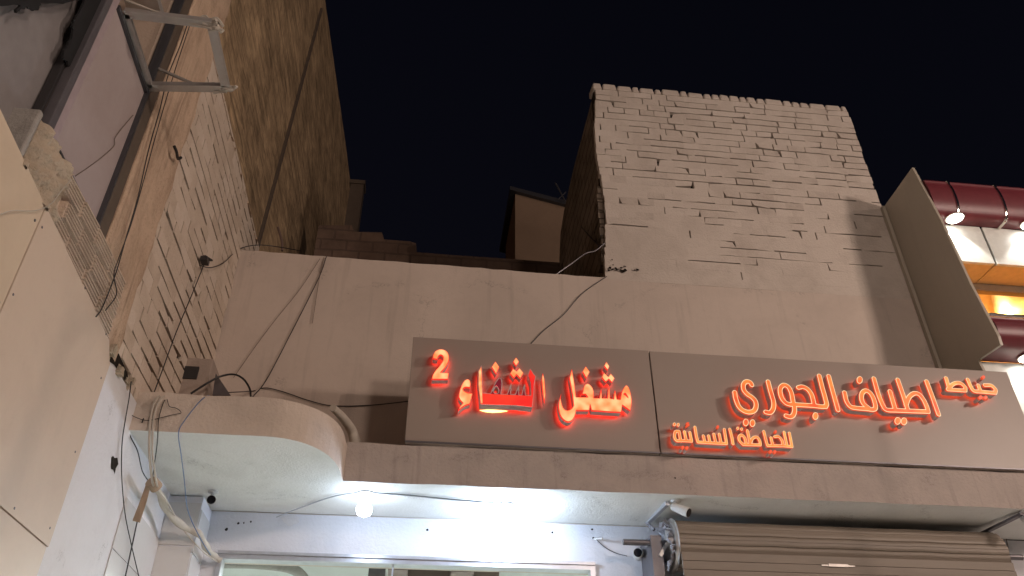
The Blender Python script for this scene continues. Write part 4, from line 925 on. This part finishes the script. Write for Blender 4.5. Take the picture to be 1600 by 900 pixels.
cable('grey cable running under the taped conduit', [(243,762,dict(Y=5.8)),(262,785,dict(Y=6.1)),(280,818,dict(Y=6.5)),(305,850,dict(Y=6.6)),(325,868,dict(Y=6.8)),(340,878,dict(Y=7.0))], .008, 'grayc' if 'grayc' in M_ else 'whitec')
mb = MB(); mb.prism([at(228,757,Y=5.75),at(234,762,Y=5.75),at(229,782,Y=5.78),at(218,816,Y=5.85),at(207,813,Y=5.85),at(219,782,Y=5.78)],(0,.012,.0))
tag(mb.build('tape_strip', M_['tape']), 'torn brown tape strip dangling from the taped conduit', 'tape')
mb = MB(); P = [at(236,752,Y=5.74), at(245,762,Y=5.8)]; mb.tube(P, .045, 12); tag(mb.build('cable_clamp', M_['tape'], smooth=True), 'wrapped brown cable clamp where the pale cables join the conduit', 'clamp')
sof = dict(Z=3.985)
cable('thin grey cable under the soffit to the left bulb', [(432,808,dict(Y=7.0)),(470,793,sof),(520,776,sof),(560,769,sof)], .008, 'lintel')
cable('grey conduit under the soffit between the two lamps', [(585,770,sof),(640,774,sof),(700,780,sof),(775,786,sof)], .012, 'lintel')
cable('wire curving from the wall nail to the small wall camera', [(932,843,w_),(945,855,w_),(962,864,w_),(980,869,w_)], .005, 'steel')
cable('rusty line down the wall right of the shutter', [(1571,835,w_),(1577,865,w_),(1586,905,w_)], .006, 'timber')
cable('pale twisted wire at the foot of the brick tower', [(870,428,dict(Y=7.1)),(893,412,dict(Y=7.1)),(915,396,dict(Y=7.05)),(930,392,dict(Y=7.04)),(945,380,dict(Y=7.0))], .012, 'steel')
cable('dark wire sagging from the dark tower side to its corner', [(908,354,dict(X=TX0-.03)),(922,370,dict(X=TX0-.03)),(938,386,dict(Y=7.03))], .012)
cable('bent rusty rod end sticking up behind the parapet', [(440,388,dict(Y=7.3)),(438,372,dict(Y=7.3)),(434,360,dict(Y=7.3))], .012, 'timber', name='rebar', cat='rod', group=None) if False else None
mb = MB(); mb.tube(spline([at(441,392,Y=7.35), at(440,375,Y=7.35), at(434,355,Y=7.35)],4), .014, 6); tag(mb.build('rebar', M_['timber']), 'bent rusty rod sticking up behind the parapet corner', 'rod')
mb = MB(); mb.tube(spline([L(272,228,.05), L(276,238,.07), L(278,248,.05), L(283,246,.06)],3), .012, 6); tag(mb.build('wall_hook', M_['blackw']), 'black iron hook on the tan column', 'hook')
mb = MB(); c = at(320,408,X=XL+.04); mb.box((c.x-.03,c.y-.05,c.z-.02),(c.x+.03,c.y+.04,c.z+.02)); mb.bar(c+Vector((0,-.05,.02)),c+Vector((.03,.07,.06)),.03,.012); tag(mb.build('cable_anchor', M_['dpanel']), 'dark cable anchor bracket on the cream brick wall', 'bracket')
mb = MB(); a = at(928,842,Y=YW-.02); mb.tube([a, a+Vector((.05,-.12,-.03))], .008, 6); tag(mb.build('wall_nail', M_['plastic']), 'pale peg in the white wall left of the shutter', 'peg')

# ------------------------------------------------------------------ unseen street lamps added behind the viewpoint for fill light
def street_lamp(x, y, z, e, label, c=(1,.79,.675), size=.3):
    t = thing('street_lamp', label, 'street lamp', (x,y,0), 'street lamps along the far kerb')
    mb = MB(); mb.lathe((x,y-.9,0),(0,0,1),[(0,.16),(.3,.15),(.32,.09),(z+.2,.055)],14); mb.build('pole', M_['steel'], t)
    mb = MB(); mb.tube(spline([(x,y-.9,z+.1),(x,y-.5,z+.3),(x,y,z+.3)],5),.04,8); mb.build('arm', M_['steel'], t)
    mb = MB(); mb.box((x-.16,y-.3,z+.22),(x+.16,y+.4,z+.34)); mb.build('lamp_head', M_['steel'], t, bevel=.03)
    ld = bpy.data.lights.new('street_lamp_light','POINT'); ld.energy = e; ld.color = c; ld.shadow_soft_size = size
    lo = bpy.data.objects.new('street_lamp_light', ld); col.objects.link(lo); lo.location = (x,y,z-.12); lo.parent = t; lo.matrix_parent_inverse = Matrix.Translation(-t.location)
street_lamp(4.0, -2.6, 5.6, 650, 'near street lamp opposite the low shop', size=.5)
street_lamp(10.5, -1.0, 7.0, 1450, 'street lamp opposite the maroon shop', size=.5)
street_lamp(-9.0, -7.5, 7.0, 600, 'street lamp to the left along the street', size=.5)
